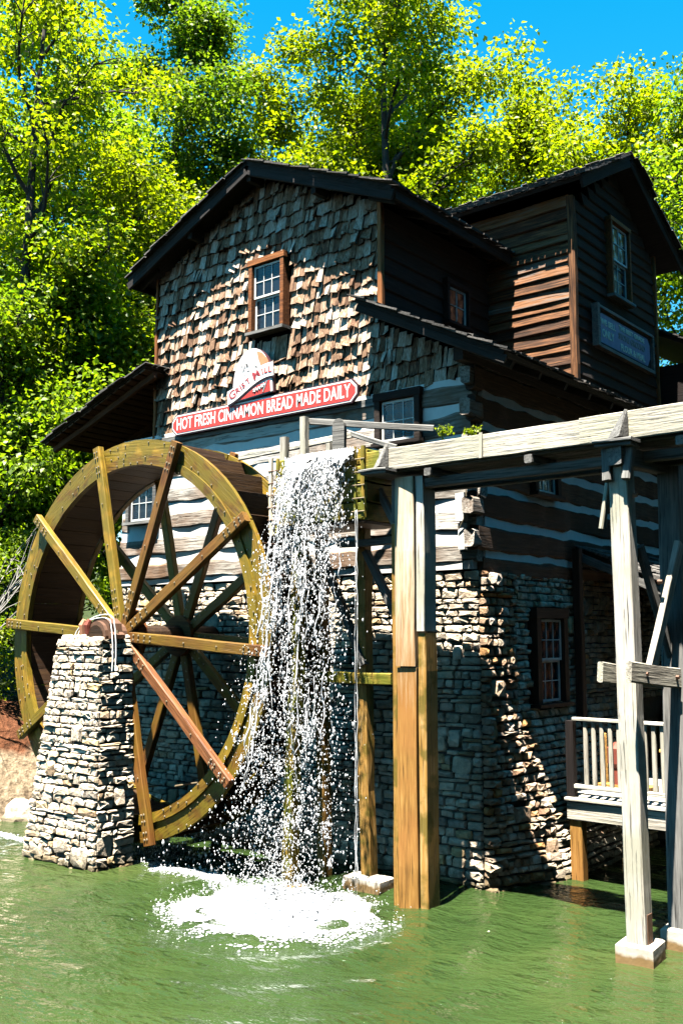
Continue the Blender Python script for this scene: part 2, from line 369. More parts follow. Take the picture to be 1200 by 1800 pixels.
# ------------------------------------------------------------------ stones
def stone_proto(seed):
    r = random.Random(seed); mb = MB()
    c = r.uniform(.02, .10)
    base = [(-.5+c*r.uniform(.6, 2), -.5), (.5-c*r.uniform(.6, 2), -.5), (.5, -.5+c*r.uniform(1, 3)), (.5, .5-c*r.uniform(1, 3)),
            (.5-c*r.uniform(.6, 2), .5), (-.5+c*r.uniform(.6, 2), .5), (-.5, .5-c*r.uniform(1, 3)), (-.5, -.5+c*r.uniform(1, 3))]
    base = [(x+r.uniform(-.05, .03)*np.sign(x), y+r.uniform(-.08, .03)*np.sign(y)) for x, y in base]
    rings = [(1.0, 0.0), (1.0, .55), (.86, .95)]
    for k, (s, d) in enumerate(rings):
        for x, y in base:
            mb.v.append((x*s+(k == 2)*r.uniform(-.05, .05), y*s+(k == 2)*r.uniform(-.06, .06), d+(k > 0)*r.uniform(-.16, .10)))
    mb.v.append((r.uniform(-.15, .15), r.uniform(-.15, .15), 1.05+r.uniform(-.1, .12)))
    for k in range(2):
        for i in range(8): mb.f.append((k*8+i, k*8+(i+1) % 8, (k+1)*8+(i+1) % 8, (k+1)*8+i))
    for i in range(8): mb.f.append((16+i, 16+(i+1) % 8, 24))
    return mb
PROT = [stone_proto(100+i) for i in range(26)]
PMESH = {}
def pmesh(i, mat):
    if (i, mat) not in PMESH: PMESH[(i, mat)] = PROT[i].mesh('stone', mat)
    return PMESH[(i, mat)]
def rubble(W, H, r, cw=(.12, .34), ch=(.055, .125), bigs=.05):
    out = []; big = []
    for _ in range(int(W*H/.10*bigs*8)):
        bw, bh = r.uniform(.16, .36), r.uniform(.17, .34)
        u, v = r.uniform(0, max(.01, W-bw)), r.uniform(.02, max(.03, H-bh))
        if u+bw > W or v+bh > H: continue
        if all(u+bw+.03 < a or a+aw+.03 < u or v+bh+.06 < c or c+ah+.06 < v for a, c, aw, ah in big):
            if len(big) < W*H*bigs*14: big.append((u, v, bw, bh))
    out += big
    v = 0
    while v < H-.02:
        h = min(r.uniform(*ch), H-v)
        if H-v-h < .04: h = H-v
        segs = [(0, W)]
        for (a, c, aw, ah) in big:
            if min(c+ah, v+h)-max(c, v) > .5*h:
                ns = []
                for s0, s1 in segs:
                    if a > s0: ns.append((s0, min(s1, a)))
                    if a+aw < s1: ns.append((max(s0, a+aw), s1))
                segs = [x for x in ns if x[1]-x[0] > .025]
        for s0, s1 in segs:
            u = s0
            while u < s1-.01:
                ww = r.uniform(*cw)*(1+.6*(h < .075))
                if s1-u-ww < .09: ww = s1-u
                out.append((u, v+r.uniform(-.006, .006), ww, h)); u += ww
        v += h
    return out
def quad_stones(c00, c10, c11, c01, r, depth=(.03, .09), gap=.013, mat='stone', skip=None, wob=.06, **kw):
    """stones on a (possibly battered) quad; returns list of (matrix, proto, mat, area)"""
    c00, c10, c11, c01 = map(Vector, (c00, c10, c11, c01))
    W = ((c10-c00).length+(c11-c01).length)/2; H = ((c01-c00).length+(c11-c10).length)/2
    res = []
    for (u, v, ww, hh) in rubble(W, H, r, **kw):
        a, b = (u+ww/2)/W, (v+hh/2)/H
        S = lambda a, b: c00*(1-a)*(1-b)+c10*a*(1-b)+c11*a*b+c01*(1-a)*b
        p = S(a, b); du = S(min(1, a+.01), b)-S(max(0, a-.01), b); dv = S(a, min(1, b+.01))-S(a, max(0, b-.01))
        su = ((c10-c00)*(1-b)+(c11-c01)*b).length/W; sv = ((c01-c00)*(1-a)+(c11-c10)*a).length/H
        X = du.normalized(); Z = X.cross(dv).normalized(); Y = Z.cross(X)
        if skip and skip(p): continue
        rot = Matrix.Rotation(r.uniform(-.07, .07), 4, 'Z') @ Matrix.Rotation(r.uniform(-wob, wob), 4, 'X') @ Matrix.Rotation(r.uniform(-wob, wob), 4, 'Y')
        d = r.uniform(*depth)*(1.1 if hh > .15 else 1)
        Mx = frame(p - Z*.02, X, Y, Z) @ rot @ Matrix.Diagonal((max(.02, ww*su-gap), max(.02, hh*sv-gap), d+.02, 1))
        res.append((Mx, r.randrange(len(PROT)), mat, ww*hh))
    return res
def emit_stones(stones, parent, limit, rank=None, rest='rubble_stones'):
    stones = sorted(stones, key=rank or (lambda s: -s[3]))
    for Mx, i, mat, a in stones[:limit]:
        link(bpy.data.objects.new('stone', pmesh(i, mat)), parent, Mx)
    by = {}
    for s in stones[limit:]: by.setdefault(s[2], []).append(s)
    for mat, L in by.items():
        mb = MB()
        for Mx, i, _, a in L: mb.add([Mx @ Vector(v) for v in PROT[i].v], PROT[i].f)
        tag(mb.build(rest, mat, parent), kind='stuff')

# ------------------------------------------------------------------ mill building
YW, XC = 12.03, -7.40
mill = thing('grist_mill', (-11.5, YW, 0), 'old grist mill of shingles, logs and stone with dark wooden roofs', 'mill')
XL, XR = -14.38, -9.10          # shingled gable
ZT, ZS = 7.12, 4.33             # top of log storey, top of stone
AX, AZ = -11.72, 11.62          # roof apex (outer face)
SL = .436                       # main roof slope
YB = 21.0
# dark solid cores behind the cladding
mb = MB(); mb.box((-15.25, YW+.14, -.8), (XC-.12, YB, ZT+.05))
mb.prism([(XL+.06, ZT+.05), (XR-.06, ZT+.05), (XR-.06, AZ-.22-SL*(XR-.06-AX)), (AX, AZ-.22), (XL+.06, AZ-.22-SL*(AX-XL-.06))], YW+.09, YB)
mb.prism([(XR-.06, ZT+.05), (XC-.12, ZT+.05), (XC-.12, 7.42), (XR-.06, 8.28)], YW+.09, YB)
mb.build('wall_core', 'black', mill)
# --- stone storey: front, side, splayed corner buttress
r = random.Random(11); ST = []
ST += quad_stones((-15.25, YW+.04, -.25), (XC, YW+.04, -.25), (XC, YW+.04, ZS), (-15.25, YW+.04, ZS), r, depth=(.04, .075), cw=(.10, .36), ch=(.055, .15))
front_core = MB().box((-15.27, YW+.045, -.6), (XC-.01, YW+.16, ZS-.02)).build('mortar_bed', 'mortar', mill)
# side wall: vertical above, its foot splayed out into the pond
B0 = Vector((XC+.02, YW+.02, -.25)); B1 = Vector((-6.74, 13.25, -.25)); BT = 2.3
B2 = Vector((XC+.02, 13.25, BT)); B3 = Vector((XC+.02, YW+.02, BT)); B4 = Vector((-6.74, 16.5, -.25)); B5 = Vector((XC+.02, 16.5, BT))
ST += quad_stones(B0, B1, B2, B3, r, depth=(.05, .15), mat='stone_warm', cw=(.09, .24), ch=(.06, .15), gap=.016, wob=.16)
ST += quad_stones(B1, B4, B5, B2, r, depth=(.05, .12), mat='stone')
mb = MB(); dd = Vector((-.03, .03, 0)); mb.add([B0+dd, B1+dd, B2+dd, B3+dd, B4+dd, B5+dd], [(0, 1, 2, 3), (1, 4, 5, 2)])
mb.build('mortar_bed', 'mortar', mill)
ST += quad_stones((XC+.01, YW+.02, BT), (XC+.01, 12.95, BT), (XC+.01, 12.95, ZS), (XC+.01, YW+.02, ZS), r, depth=(.05, .14), mat='stone_warm', cw=(.09, .24), ch=(.06, .15), gap=.016, wob=.16)
SIDE_WIN = (13.42, 14.42, 2.39, 3.69)
sk = lambda p: SIDE_WIN[0]-.05 < p.y < SIDE_WIN[1]+.03 and SIDE_WIN[2]-.02 < p.z < SIDE_WIN[3]+.10
ST += quad_stones((XC, 12.95, BT), (XC, YB, BT), (XC, YB, ZS), (XC, 12.95, ZS), r, depth=(.04, .10), skip=sk)
MB().box((XC-.125, 12.2, -.5), (XC-.005, YB-.01, ZS-.02)).build('mortar_bed', 'mortar', mill)
def rank_mill(s):
    p = s[0].translation
    vis = 1.0 if (p.x > -8.0 and p.z > .0 and p.y < 13.6) else (.55 if p.x > -10.2 and p.z > 2.6 and p.y < 12.5 else (.5 if p.x < -10.9 and p.z > 3 and p.y < 12.5 else .15))
    return -s[3]*vis*(1 if p.z > 0 else 0)
emit_stones(ST, mill, 300, rank_mill)

# --- log storey
def log_row(p0, p1, h, out, mat, j=.017):
    L = abs(p1[0]-p0[0])+abs(p1[1]-p0[1])
    return plank('log', p0, p1, out, h, mat, mill, j=j, cap=.05, bev=.035, seg=max(1, int(L/.28)))
pitch = .462
FW = [(-9.12, -8.30, 6.30, 7.12), (-15.10, -14.22, 5.46, 6.42)]   # front window holes (x0,x1,z0,z1)
k = 0; z = ZS+.10
while z < ZT+.05:
    hh = rnd.uniform(.27, .33); zc = z+hh/2
    spans = [(-15.32, XC+rnd.uniform(-.02, .10))]
    for (a, b, c, d) in FW:
        if c-.12 < zc < d+.1:
            ns = []
            for s0, s1 in spans:
                if a > s0 and b < s1: ns += [(s0, a), (b, s1)]
                elif a <= s0 < b: ns.append((b, s1))
                else: ns.append((s0, s1))
            spans = ns
    for s0, s1 in spans:
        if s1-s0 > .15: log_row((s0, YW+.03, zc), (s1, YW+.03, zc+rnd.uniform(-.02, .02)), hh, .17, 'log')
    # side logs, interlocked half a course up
    log_row((XC-.03, YW-.04+rnd.uniform(-.08, .03), zc+.21), (XC-.03, 20.6, zc+.21), hh+.06, .17, 'side_log_shade')
    if k == 0: log_row((XC-.03, YW+.05, zc-.18), (XC-.03, 20.6, zc-.18), .26, .17, 'side_log_shade')
    z += pitch; k += 1
MB().box((-15.28, YW-.036, ZS+.02), (XC-.06, YW+.15, ZT+.02)).build('chinking', 'chink', mill)
MB().box((XC-.11, YW+.16, ZS+.02), (XC+.03, 20.55, 7.5)).build('chinking', 'chink', mill)
# corner ends of the side logs poke out in front
for i in range(6):
    zc = ZS+.45+i*pitch
    plank('log_end', (XC-.03, YW+.10, zc), (XC-.03, YW-.16-rnd.uniform(0, .1), zc), .17, .25, 'log', mill, cap=.04, j=.015, bev=.03)
# pale sill board under the sign, lean-to upper wall
plank('sill_board', (XL-.05, YW-.06, 7.0), (XR+.05, YW-.06, 7.0), .06, .13, 'grey_dark', mill, up=(0, 0, 1))

z = 7.9
while z < 10.2:
    plank('siding_board', (XR+.0, YW+.05, z), (XR+.0, 20.5, z+rnd.uniform(-.01, .01)), .05, .30, 'log_dark_shade', mill, up=(-.15, 0, 1), j=.006); z += .27
# --- wall shingles
def sh_proto(seed):
    r = random.Random(seed); curl = r.uniform(0, .022) if r.random() < .7 else r.uniform(.03, .06)
    sk_, bt = r.uniform(-.12, .12), r.uniform(-.07, .07)
    t0, t1 = .005, r.uniform(.014, .026)
    mb = MB(); rows = [(1.0, 0, t0, 0), (.45, .2, t0+.006, .006), (0.0, 1.0, t1, curl)]
    for (zz, q, t, c) in rows:
        for s in (-.5, .5):
            zz2 = zz+(bt*s*2 if zz == 0 else 0); cc = c*(1+.8*s*np.sign(sk_)) 
            x = s+sk_*(1-zz)*.25
            mb.v += [(x, -t-cc, zz2), (x, -cc*.6+.0, zz2)]
    for a in (0, 4):
        mb.f += [(a, a+4, a+6, a+2), (a+1, a+3, a+7, a+5), (a, a+1, a+5, a+4), (a+2, a+6, a+7, a+3)]
    mb.f += [(0, 2, 3, 1), (8, 9, 11, 10)]
    return mb
SHP = [sh_proto(500+i) for i in range(14)]
SHM = [p.mesh('shingle', 'shingle') for p in SHP]
shl = []
CW = (-11.90, -11.07, 8.55, 9.86)     # gable window opening
row = 0; z = 7.10
while z < 11.5:
    xr = XC if z < 8.2 else XR
    x = XL-.02+rnd.uniform(-.08, 0)
    while x < xr:
        ww = rnd.choice((.07, .09, .10, .12, .15))*rnd.uniform(.9, 1.1)
        xm = x+ww/2; ztop = AZ-.20-SL*abs(xm-AX)
        if xm > XR: ztop = 8.36-.504*(xm-XR)-.1
        hgt = .46*rnd.uniform(.95, 1.05)
        inwin = CW[0]-.10 < xm < CW[1]+.10 and CW[2]-.30 < z < CW[3]+.02
        if z+.15 < ztop and not inwin:
            hgt = min(hgt, ztop-z)
            tilt = rnd.gauss(0, .012)
            out = rnd.uniform(0, .01)+(.03 if rnd.random() < .05 else 0)
            Mx = Matrix.Translation((xm, YW+.055-out, z+rnd.uniform(-.03, .03))) @ Matrix.Rotation(tilt*2.6, 4, 'Y') @ Matrix.Rotation(-R(5.2)-abs(rnd.gauss(0, .03)), 4, 'X') @ Matrix.Diagonal((ww-.006, 1, hgt, 1))
            # butt stands proud: shift outward so that the top tucks under the row above
            Mx = Matrix.Translation((0, -.035, 0)) @ Mx
            shl.append((Mx, rnd.randrange(len(SHP)), xm, z, ww))
        x += ww
    z += .232; row += 1
def sh_rank(s):
    _, _, x, z, ww = s
    lit = XL < x < XR+.05 and z < 10.35-.3*abs(x-AX)*(1 if x < AX else .55)
    hid = z < 7.3 or (abs(x+11.65) < .5 and z < 8.3)
    return -(ww*(1+.12*(x-XL))*(1 if lit else .3)*(.2 if hid else 1))
shl.sort(key=sh_rank)
for Mx, i, *_ in shl[:300]: link(bpy.data.objects.new('shingle', SHM[i]), mill, Mx)
mb = MB()
for Mx, i, *_ in shl[300:]: mb.add([Mx @ Vector(v) for v in SHP[i].v], SHP[i].f)
tag(mb.build('wall_shingles', 'shingle', mill), kind='stuff')
plank('corner_board', (XR+.03, YW-.02, 8.45), (XR+.03, YW-.02, 10.3), .09, .09, 'trim', mill, up=(0, 1, 0))
plank('corner_board', (XL-.04, YW-.01, 7.1), (XL-.04, YW-.01, 10.2), .07, .07, 'trim', mill, up=(0, 1, 0))

# --- windows
def window(O, U, Nn, W, H, cols, rows, sashes=1, casing='trim', cw=.09, head=None, parent=None, inset=.03):
    """O = lower-left corner of the glazed area on the wall face, U along the wall, Nn outward"""
    parent = parent or mill
    U = Vector(U); Nn = Vector(Nn); Z = Vector((0, 0, 1)); F = frame(O, U, -Nn, Z)     # local x right, y inward, z up
    c = MB(); o_ = .07
    for lo, hi in (((-cw, -o_, -.02), (-.012, .10, H+.02)), ((W+.012, -o_, -.02), (W+cw, .10, H+.02)), ((-cw-.02, -o_-.01, H+.022), (W+cw+.02, .10, H+cw+.03))): c.box(lo, hi)
    win = c.build('window', casing, parent, F)
    MB().box((-cw-.03, -o_-.05, -.075), (W+cw+.03, .10, -.022)).build('sill', casing if casing != 'trim' else 'grey_dark', win, F)
    MB().box((-.01, .115, -.01), (W+.01, .135, H+.01)).build('shade', 'black', win, F)
    sh = H/sashes
    for s in range(sashes):
        y = -.015 if s == sashes-1 else .02
        m = MB(); z0 = s*sh; fr = .035; z1 = z0+sh; g = .014
        m.box((0, y, z0), (fr, y+.03, z1)); m.box((W-fr, y, z0), (W, y+.03, z1))
        m.box((fr, y+.001, z0), (W-fr, y+.029, z0+fr)); m.box((fr, y+.001, z1-fr), (W-fr, y+.029, z1))
        pw = (W-2*fr)/cols; ph = (sh-2*fr)/rows
        for i in range(1, cols): m.box((fr+i*pw-g/2, y+.003, z0+fr), (fr+i*pw+g/2, y+.026, z1-fr))
        for i in range(1, rows): m.box((fr, y+.004, z0+fr+i*ph-g/2), (W-fr, y+.025, z0+fr+i*ph+g/2))
        sash = m.build('sash', 'sash', win, F)
        for i in range(cols):
            for k in range(rows):
                cx, cz = fr+(i+.5)*pw, z0+fr+(k+.5)*ph
                a, b = pw/2-.001, ph/2-.001; t = [rnd.uniform(-.003, .003) for _ in range(4)]
                p = MB().add([(-a, t[0], -b), (a, t[1], -b), (a, t[2], b), (-a, t[3], b)], [(0, 1, 2, 3)])
                p.build('pane', 'glass', win, F @ Matrix.Translation((cx, y+.016, cz)))
    return win
FX, FN = (1, 0, 0), (0, -1, 0); SX, SN = (0, 1, 0), (1, 0, 0)
window((-11.80, YW-.04, 8.64), FX, FN, .64, 1.16, 3, 2, 2, 'trim')
window((-9.02, YW-.06, 6.34), FX, FN, .62, .62, 3, 2, 1, 'log_dark_shade', cw=.11)
window((-14.98, YW-.06, 5.56), FX, FN, .66, .66, 3, 2, 1, 'grey_dark', cw=.10)
window((XC+.09, 13.60, 5.62), SX, SN, .60, .56, 3, 2, 1, 'log_dark_shade', cw=.12)
window((XC+.09, 13.55, 2.42), SX, SN, .72, 1.24, 3, 2, 2, 'log_dark_shade', cw=.14)
window((XR+.06, 13.85, 8.75), SX, SN, .56, .62, 2, 2, 1, 'log_dark_shade', cw=.08)

# --- roofs
def roof_slab(name, P, d, n_up, thick, mat, boards=None):
    """P = 4 corners (outer top face, eave0, eave1, ridge1, ridge0)"""
    P = [Vector(p) for p in P]; n = (P[1]-P[0]).cross(P[3]-P[0]).normalized()
    if n.z < 0: n = -n
    mb = MB(); q = [p - n*thick for p in P]
    mb.add(P+q, [(0, 1, 2, 3), (7, 6, 5, 4), (0, 4, 5, 1), (1, 5, 6, 2), (2, 6, 7, 3), (3, 7, 4, 0)])
    roof = mb.build(name, mat, mill)
    return roof, n
def roof_shingles(roof, E0, E1, R0, n, rows, per, seed):
    """loose courses of wooden shingles on the slab; E0-E1 eave line, R0 ridge above E0"""
    r = random.Random(seed); E0, E1, R0 = map(Vector, (E0, E1, R0)); U = E1-E0; V = R0-E0; mb = MB()
    LU, LV = U.length, V.length; U.normalize(); V.normalize()
    for k in range(rows):
        v0 = LV*k/rows-.05; u = -r.uniform(.02, .13)
        while u < LU:
            ww = r.uniform(.1, .22)
            a = E0+U*u+V*(v0+r.uniform(-.025, .025)); t = r.uniform(.02, .04); L = LV/rows*1.9
            if v0+L > LV+.08: L = LV+.08-v0
            b = [a+n*.004, a+U*(ww-.008)+n*.004, a+U*(ww-.008)+V*L+n*.004, a+V*L+n*.004]
            lift = r.uniform(.01, .035)
            top = [b[0]+n*(t+lift), b[1]+n*(t+lift+r.uniform(-.01, .01)), b[2]+n*.014, b[3]+n*.014]
            bot = [b[0]+n*lift, b[1]+n*lift, b[2], b[3]]
            mb.add(bot+top, [(3, 2, 1, 0), (4, 5, 6, 7), (0, 1, 5, 4), (1, 2, 6, 5), (2, 3, 7, 6), (3, 0, 4, 7)])
            u += ww
    return tag(mb.build('roof_shingles', 'roofsh', roof), kind='stuff')
YF = 11.66       # front edge of main roof
EL, ER, EZ = AX-3.18, AX+3.14, AZ-SL*3.16
rf, n = roof_slab('roof', [(EL, YF, EZ), (EL, YB+.4, EZ), (AX, YB+.4, AZ), (AX, YF, AZ)], 0, 0, .07, 'roofwood_shade'); roof_shingles(rf, (EL, YF, EZ), (EL, YB+.4, EZ), (AX, YF, AZ), n, 15, 0, 1)
rf2, n = roof_slab('roof', [(ER, YF, EZ), (ER, YB+.4, EZ), (AX, YB+.4, AZ), (AX, YF, AZ)], 0, 0, .07, 'roofwood_shade'); roof_shingles(rf2, (ER, YF, EZ), (ER, YB+.4, EZ), (AX, YF, AZ), n, 15, 0, 2)
for s, ex in ((-1, EL), (1, ER)):
    plank('rake_board', (AX+s*.02, YF+.03, AZ-.17), (ex, YF+.03, EZ-.15), .05, .17, 'roofwood_shade', mill, up=(0, 0, 1))
    plank('fascia_board', (ex-s*.03, YF+.1, EZ-.12), (ex-s*.03, YB, EZ-.12), .04, .14, 'roofwood_shade', mill)
    for yy in np.arange(YF+.25, YB, .75):
        plank('rafter_tail', (ex-s*.1, yy, EZ-.14), (ex-s*.62, yy, EZ-.14+SL*.5), .06, .11, 'roofwood_shade', mill, seg=1)
for zz, xx in ((AZ-.28, AX), (AZ-.28-SL*1.5, AX-1.5), (AZ-.28-SL*1.5, AX+1.5)):
    plank('purlin_end', (xx, YF+.06, zz), (xx, YW+.1, zz), .1, .14, 'roofwood_shade', mill)
# right lean-to roof
LY = 11.53; LS = .504; L0, L1 = (-9.20, 8.55), (-6.62, 7.25)
rf, n = roof_slab('roof', [(L1[0], LY, L1[1]), (L1[0], 20.9, L1[1]), (L0[0], 20.9, L0[1]), (L0[0], LY, L0[1])], 0, 0, .06, 'roofwood_shade')
roof_shingles(rf, (L1[0], LY, L1[1]), (L1[0], 20.9, L1[1]), (L0[0], LY, L0[1]), n, 13, 0, 3)
plank('rake_board', (L0[0]+.02, LY+.03, L0[1]-.14), (L1[0], LY+.03, L1[1]-.13), .05, .12, 'roofwood_shade', mill)
for yy in np.arange(LY+.3, 20.5, .8):
    plank('rafter_tail', (L1[0]-.05, yy, L1[1]-.13), (XC-.1, yy, L1[1]-.13+LS*(L1[0]-XC+.05)), .07, .11, 'log_dark_shade', mill, seg=1)
plank('wall_plate', (XC-.02, LY+.1, 7.38), (XC-.02, 20.6, 7.38), .16, .2, 'log_dark_shade', mill)
# left shed roof
Q0, Q1 = (-14.12, 8.36), (-17.25, 7.30); QY = 11.50
rf, n = roof_slab('roof', [(Q1[0], QY, Q1[1]), (Q1[0], 18, Q1[1]), (Q0[0], 18, Q0[1]), (Q0[0], QY, Q0[1])], 0, 0, .03, 'roofwood_shade')
roof_shingles(rf, (Q1[0], QY, Q1[1]), (Q1[0], 18, Q1[1]), (Q0[0], QY, Q0[1]), n, 14, 0, 4)
qs = (Q0[1]-Q1[1])/(Q0[0]-Q1[0])
for i in range(16):
    x = Q1[0]+.1+i*.195
    plank('soffit_board', (x, QY+.02, Q1[1]+qs*(x-Q1[0])-.055), (x, 17.8, Q1[1]+qs*(x-Q1[0])-.055), .17, .03, 'soffit', mill, up=(-qs, 0, 1), seg=2)
for yy in (QY+.25, QY+1.5, QY+2.8, QY+4.2):
    plank('rafter', (Q1[0]+.05, yy, Q1[1]-.13), (Q0[0], yy, Q0[1]-.13), .09, .12, 'soffit', mill)
plank('post', (-16.3, QY+1.5, 1.2), (-16.3, QY+1.5, 7.45), .16, .16, 'log_dark_shade', mill, up=(0, 1, 0))
plank('brace', (-16.25, QY+1.5, 6.5), (-15.2, QY+1.5, 7.75), .1, .1, 'soffit', mill, up=(0, 1, 0))
for i in range(12):
    plank('shed_board', (-15.6, 13.3, 4.4+i*.3), (-14.2, 13.3, 4.4+i*.3), .05, .29, 'log_dark_shade', mill)

# --- tower with gable to the right
TY0, TY1 = 15.28, 18.86; TX = -7.40; TE = 10.98
apY, apZ = 17.05, 12.33
MB().prism([(-11.5, 7.6), (TX-.06, 7.6), (TX-.06, TE), (-11.5, TE)], TY0+.06, TY1-.06).build('tower_core', 'black', mill)
mb = MB(); mb.add([(TX-.07, TY0+.06, TE), (TX-.07, TY1-.06, TE), (TX-.07, apY, apZ-.25), (-11.5, TY0+.06, TE), (-11.5, TY1-.06, TE), (-11.5, apY, apZ-.25)], [(0, 1, 2), (3, 5, 4), (0, 2, 5, 3), (1, 4, 5, 2)])
mb.build('tower_core', 'black', mill)
i = 0; z = 7.55
while z < TE+.1:
    hgt = .20*rnd.uniform(.85, 1.15)
    plank('siding_board', (-9.6, TY0+.02, z), (TX-.05, TY0+.02, z+rnd.uniform(-.015, .015)), .05, hgt+.05, 'siding', mill, up=(0, .22, 1), j=.009)
    z += hgt
z = 7.55
while z < apZ-.3:
    hgt = .21
    y0, y1 = TY0+.05, TY1-.05
    if z > TE-.1: f = (z+.15-TE)/(apZ-TE); y0 = TY0+(apY-TY0)*f+.05; y1 = TY1-(TY1-apY)*f-.05
    if y1-y0 > .2: plank('siding_board', (TX-.02, y0, z), (TX-.02, y1, z+rnd.uniform(-.01, .01)), .05, hgt+.05, 'log_dark_shade', mill, up=(-.2, 0, 1), j=.006)
    z += hgt
plank('corner_post', (TX, TY0, 7.5), (TX, TY0, TE+.02), .12, .12, 'siding', mill, up=(0, 1, 0), j=.01)
plank('corner_board', (TX+.02, TY1-.02, 7.5), (TX+.02, TY1-.02, TE), .08, .08, 'trim', mill, up=(0, 1, 0))
window((TX+.06, 16.70, 9.62), SX, SN, .72, 1.36, 2, 2, 2, 'trim', cw=.07)
TXe = -7.02; EY_, EZ_ = 14.94, 11.16; s1 = (apZ-EZ_)/(apY-EY_)
rf, n = roof_slab('roof', [(TXe, EY_, EZ_), (-11.4, EY_, EZ_), (-11.4, apY, apZ), (TXe, apY, apZ)], 0, 0, .07, 'roofwood_shade'); roof_shingles(rf, (TXe, EY_, EZ_), (-11.4, EY_, EZ_), (TXe, apY, apZ), n, 11, 0, 5)
eY = 19.6; eZ = apZ-s1*(eY-apY)
rf, n = roof_slab('roof', [(TXe, eY, eZ), (-11.4, eY, eZ), (-11.4, apY, apZ), (TXe, apY, apZ)], 0, 0, .07, 'roofwood_shade'); roof_shingles(rf, (TXe, eY, eZ), (-11.4, eY, eZ), (TXe, apY, apZ), n, 11, 0, 6)
plank('rake_board', (TXe-.03, EY_+.04, EZ_-.13), (TXe-.03, apY, apZ-.15), .05, .15, 'roofwood_shade', mill)
plank('rake_board', (TXe-.03, eY-.04, eZ-.13), (TXe-.03, apY+.01, apZ-.15), .05, .15, 'roofwood_shade', mill)
# lower roof behind the tower, at the right edge
rf, n = roof_slab('roof', [(-6.3, 19.0, 8.9), (-6.3, 24, 8.9), (-9.2, 24, 10.4), (-9.2, 19.0, 10.4)], 0, 0, .07, 'roofwood_shade'); roof_shingles(rf, (-6.3, 19.0, 8.9), (-6.3, 24, 8.9), (-9.2, 19.0, 10.4), n, 12, 0, 8)
MB().box((-9.2, 19.2, 0.5), (-7.0, 24, 8.8)).build('rear_wall', 'log_dark_shade', mill)
# porch roof over the deck
PY = 14.96
rf, n = roof_slab('roof', [(-4.6, PY, 3.65), (-4.6, 20, 3.65), (-7.35, 20, 4.86), (-7.35, PY, 4.86)], 0, 0, .05, 'roofwood_shade'); roof_shingles(rf, (-4.6, PY, 3.65), (-4.6, 20, 3.65), (-7.35, PY, 4.86), n, 10, 0, 9)
plank('rake_board', (-7.3, PY-.02, 4.70), (-4.6, PY-.02, 3.52), .05, .14, 'grey_dark', mill)
plank('porch_post', (-7.22, 14.75, 1.2), (-7.22, 14.75, 4.8), .13, .13, 'log_dark_shade', mill, up=(0, 1, 0))
for i in range(9):
    plank('porch_wall_board', (-7.2, 18.2, 1.4+i*.33), (-2.5, 18.2, 1.4+i*.33), .05, .31, 'trim' if i % 3 else 'log_dark_shade', mill)
# downspout bracket and gutter piece on the log corner
sp = MB(); sp.box((XC-.24, YW-.19, 5.02), (XC-.10, YW-.07, 5.42)); sp.box((XC-.22, YW-.16, 4.62), (XC-.12, YW-.075, 4.995)); sp.build('downspout', 'sash', mill)
MB().tube([(XC-.06, YW-.2, 5.75), (XC-.05, YW-.2, 5.2), (XC-.10, YW-.2, 5.04), (XC-.2, YW-.18, 4.9)], .008).build('downspout_wire', 'bolt', mill)

# ------------------------------------------------------------------ stone pier that carries the wheel
pier = thing('stone_pier', (-13.1, 9.6, 0), 'tapering rubble stone pier in the pond carrying the wheel axle', 'pier')
r = random.Random(23); T = 3.36
b00, b10, b11, b01 = (-14.08, 9.27, -.3), (-12.30, 9.30, -.3), (-12.22, 9.98, -.3), (-14.02, 9.98, -.3)
t00, t10, t11, t01 = (-13.50, 9.44, T), (-12.48, 9.44, T), (-12.42, 10.0, T), (-13.50, 10.0, T)
ex = lambda p, d: (p[0]+d, p[1], p[2])
PS = quad_stones(ex(b00, -.03), ex(b10, .05), ex(t10, .05), ex(t00, -.03), r, depth=(.03, .065), bigs=.10, cw=(.08, .34), ch=(.045, .14), gap=.011, wob=.09)
PS += quad_stones(b10, b11, t11, t10, r, depth=(.03, .08), bigs=.06, cw=(.08, .30), ch=(.045, .14), wob=.10)
PSr = quad_stones(b01, b00, t00, t01, r, depth=(.04, .10), bigs=.03)
PS += quad_stones(t00, t10, t11, t01, r, depth=(.03, .07), bigs=.1)
ins = lambda p, k: (p[0]+(.05 if p[0] < -13.2 else -.05), p[1]+(.05 if p[1] < 9.7 else -.05), p[2]-k)
mb = MB(); mb.add([ins(p, 0) for p in (b00, b10, b11, b01)]+[ins(p, .03) for p in (t00, t10, t11, t01)], [(0, 1, 5, 4), (1, 2, 6, 5), (2, 3, 7, 6), (3, 0, 4, 7), (4, 5, 6, 7)])
mb.build('mortar_core', 'mortar', pier)
emit_stones(PS+[(m, i, s, a*.1) for m, i, s, a in PSr], pier, 300)

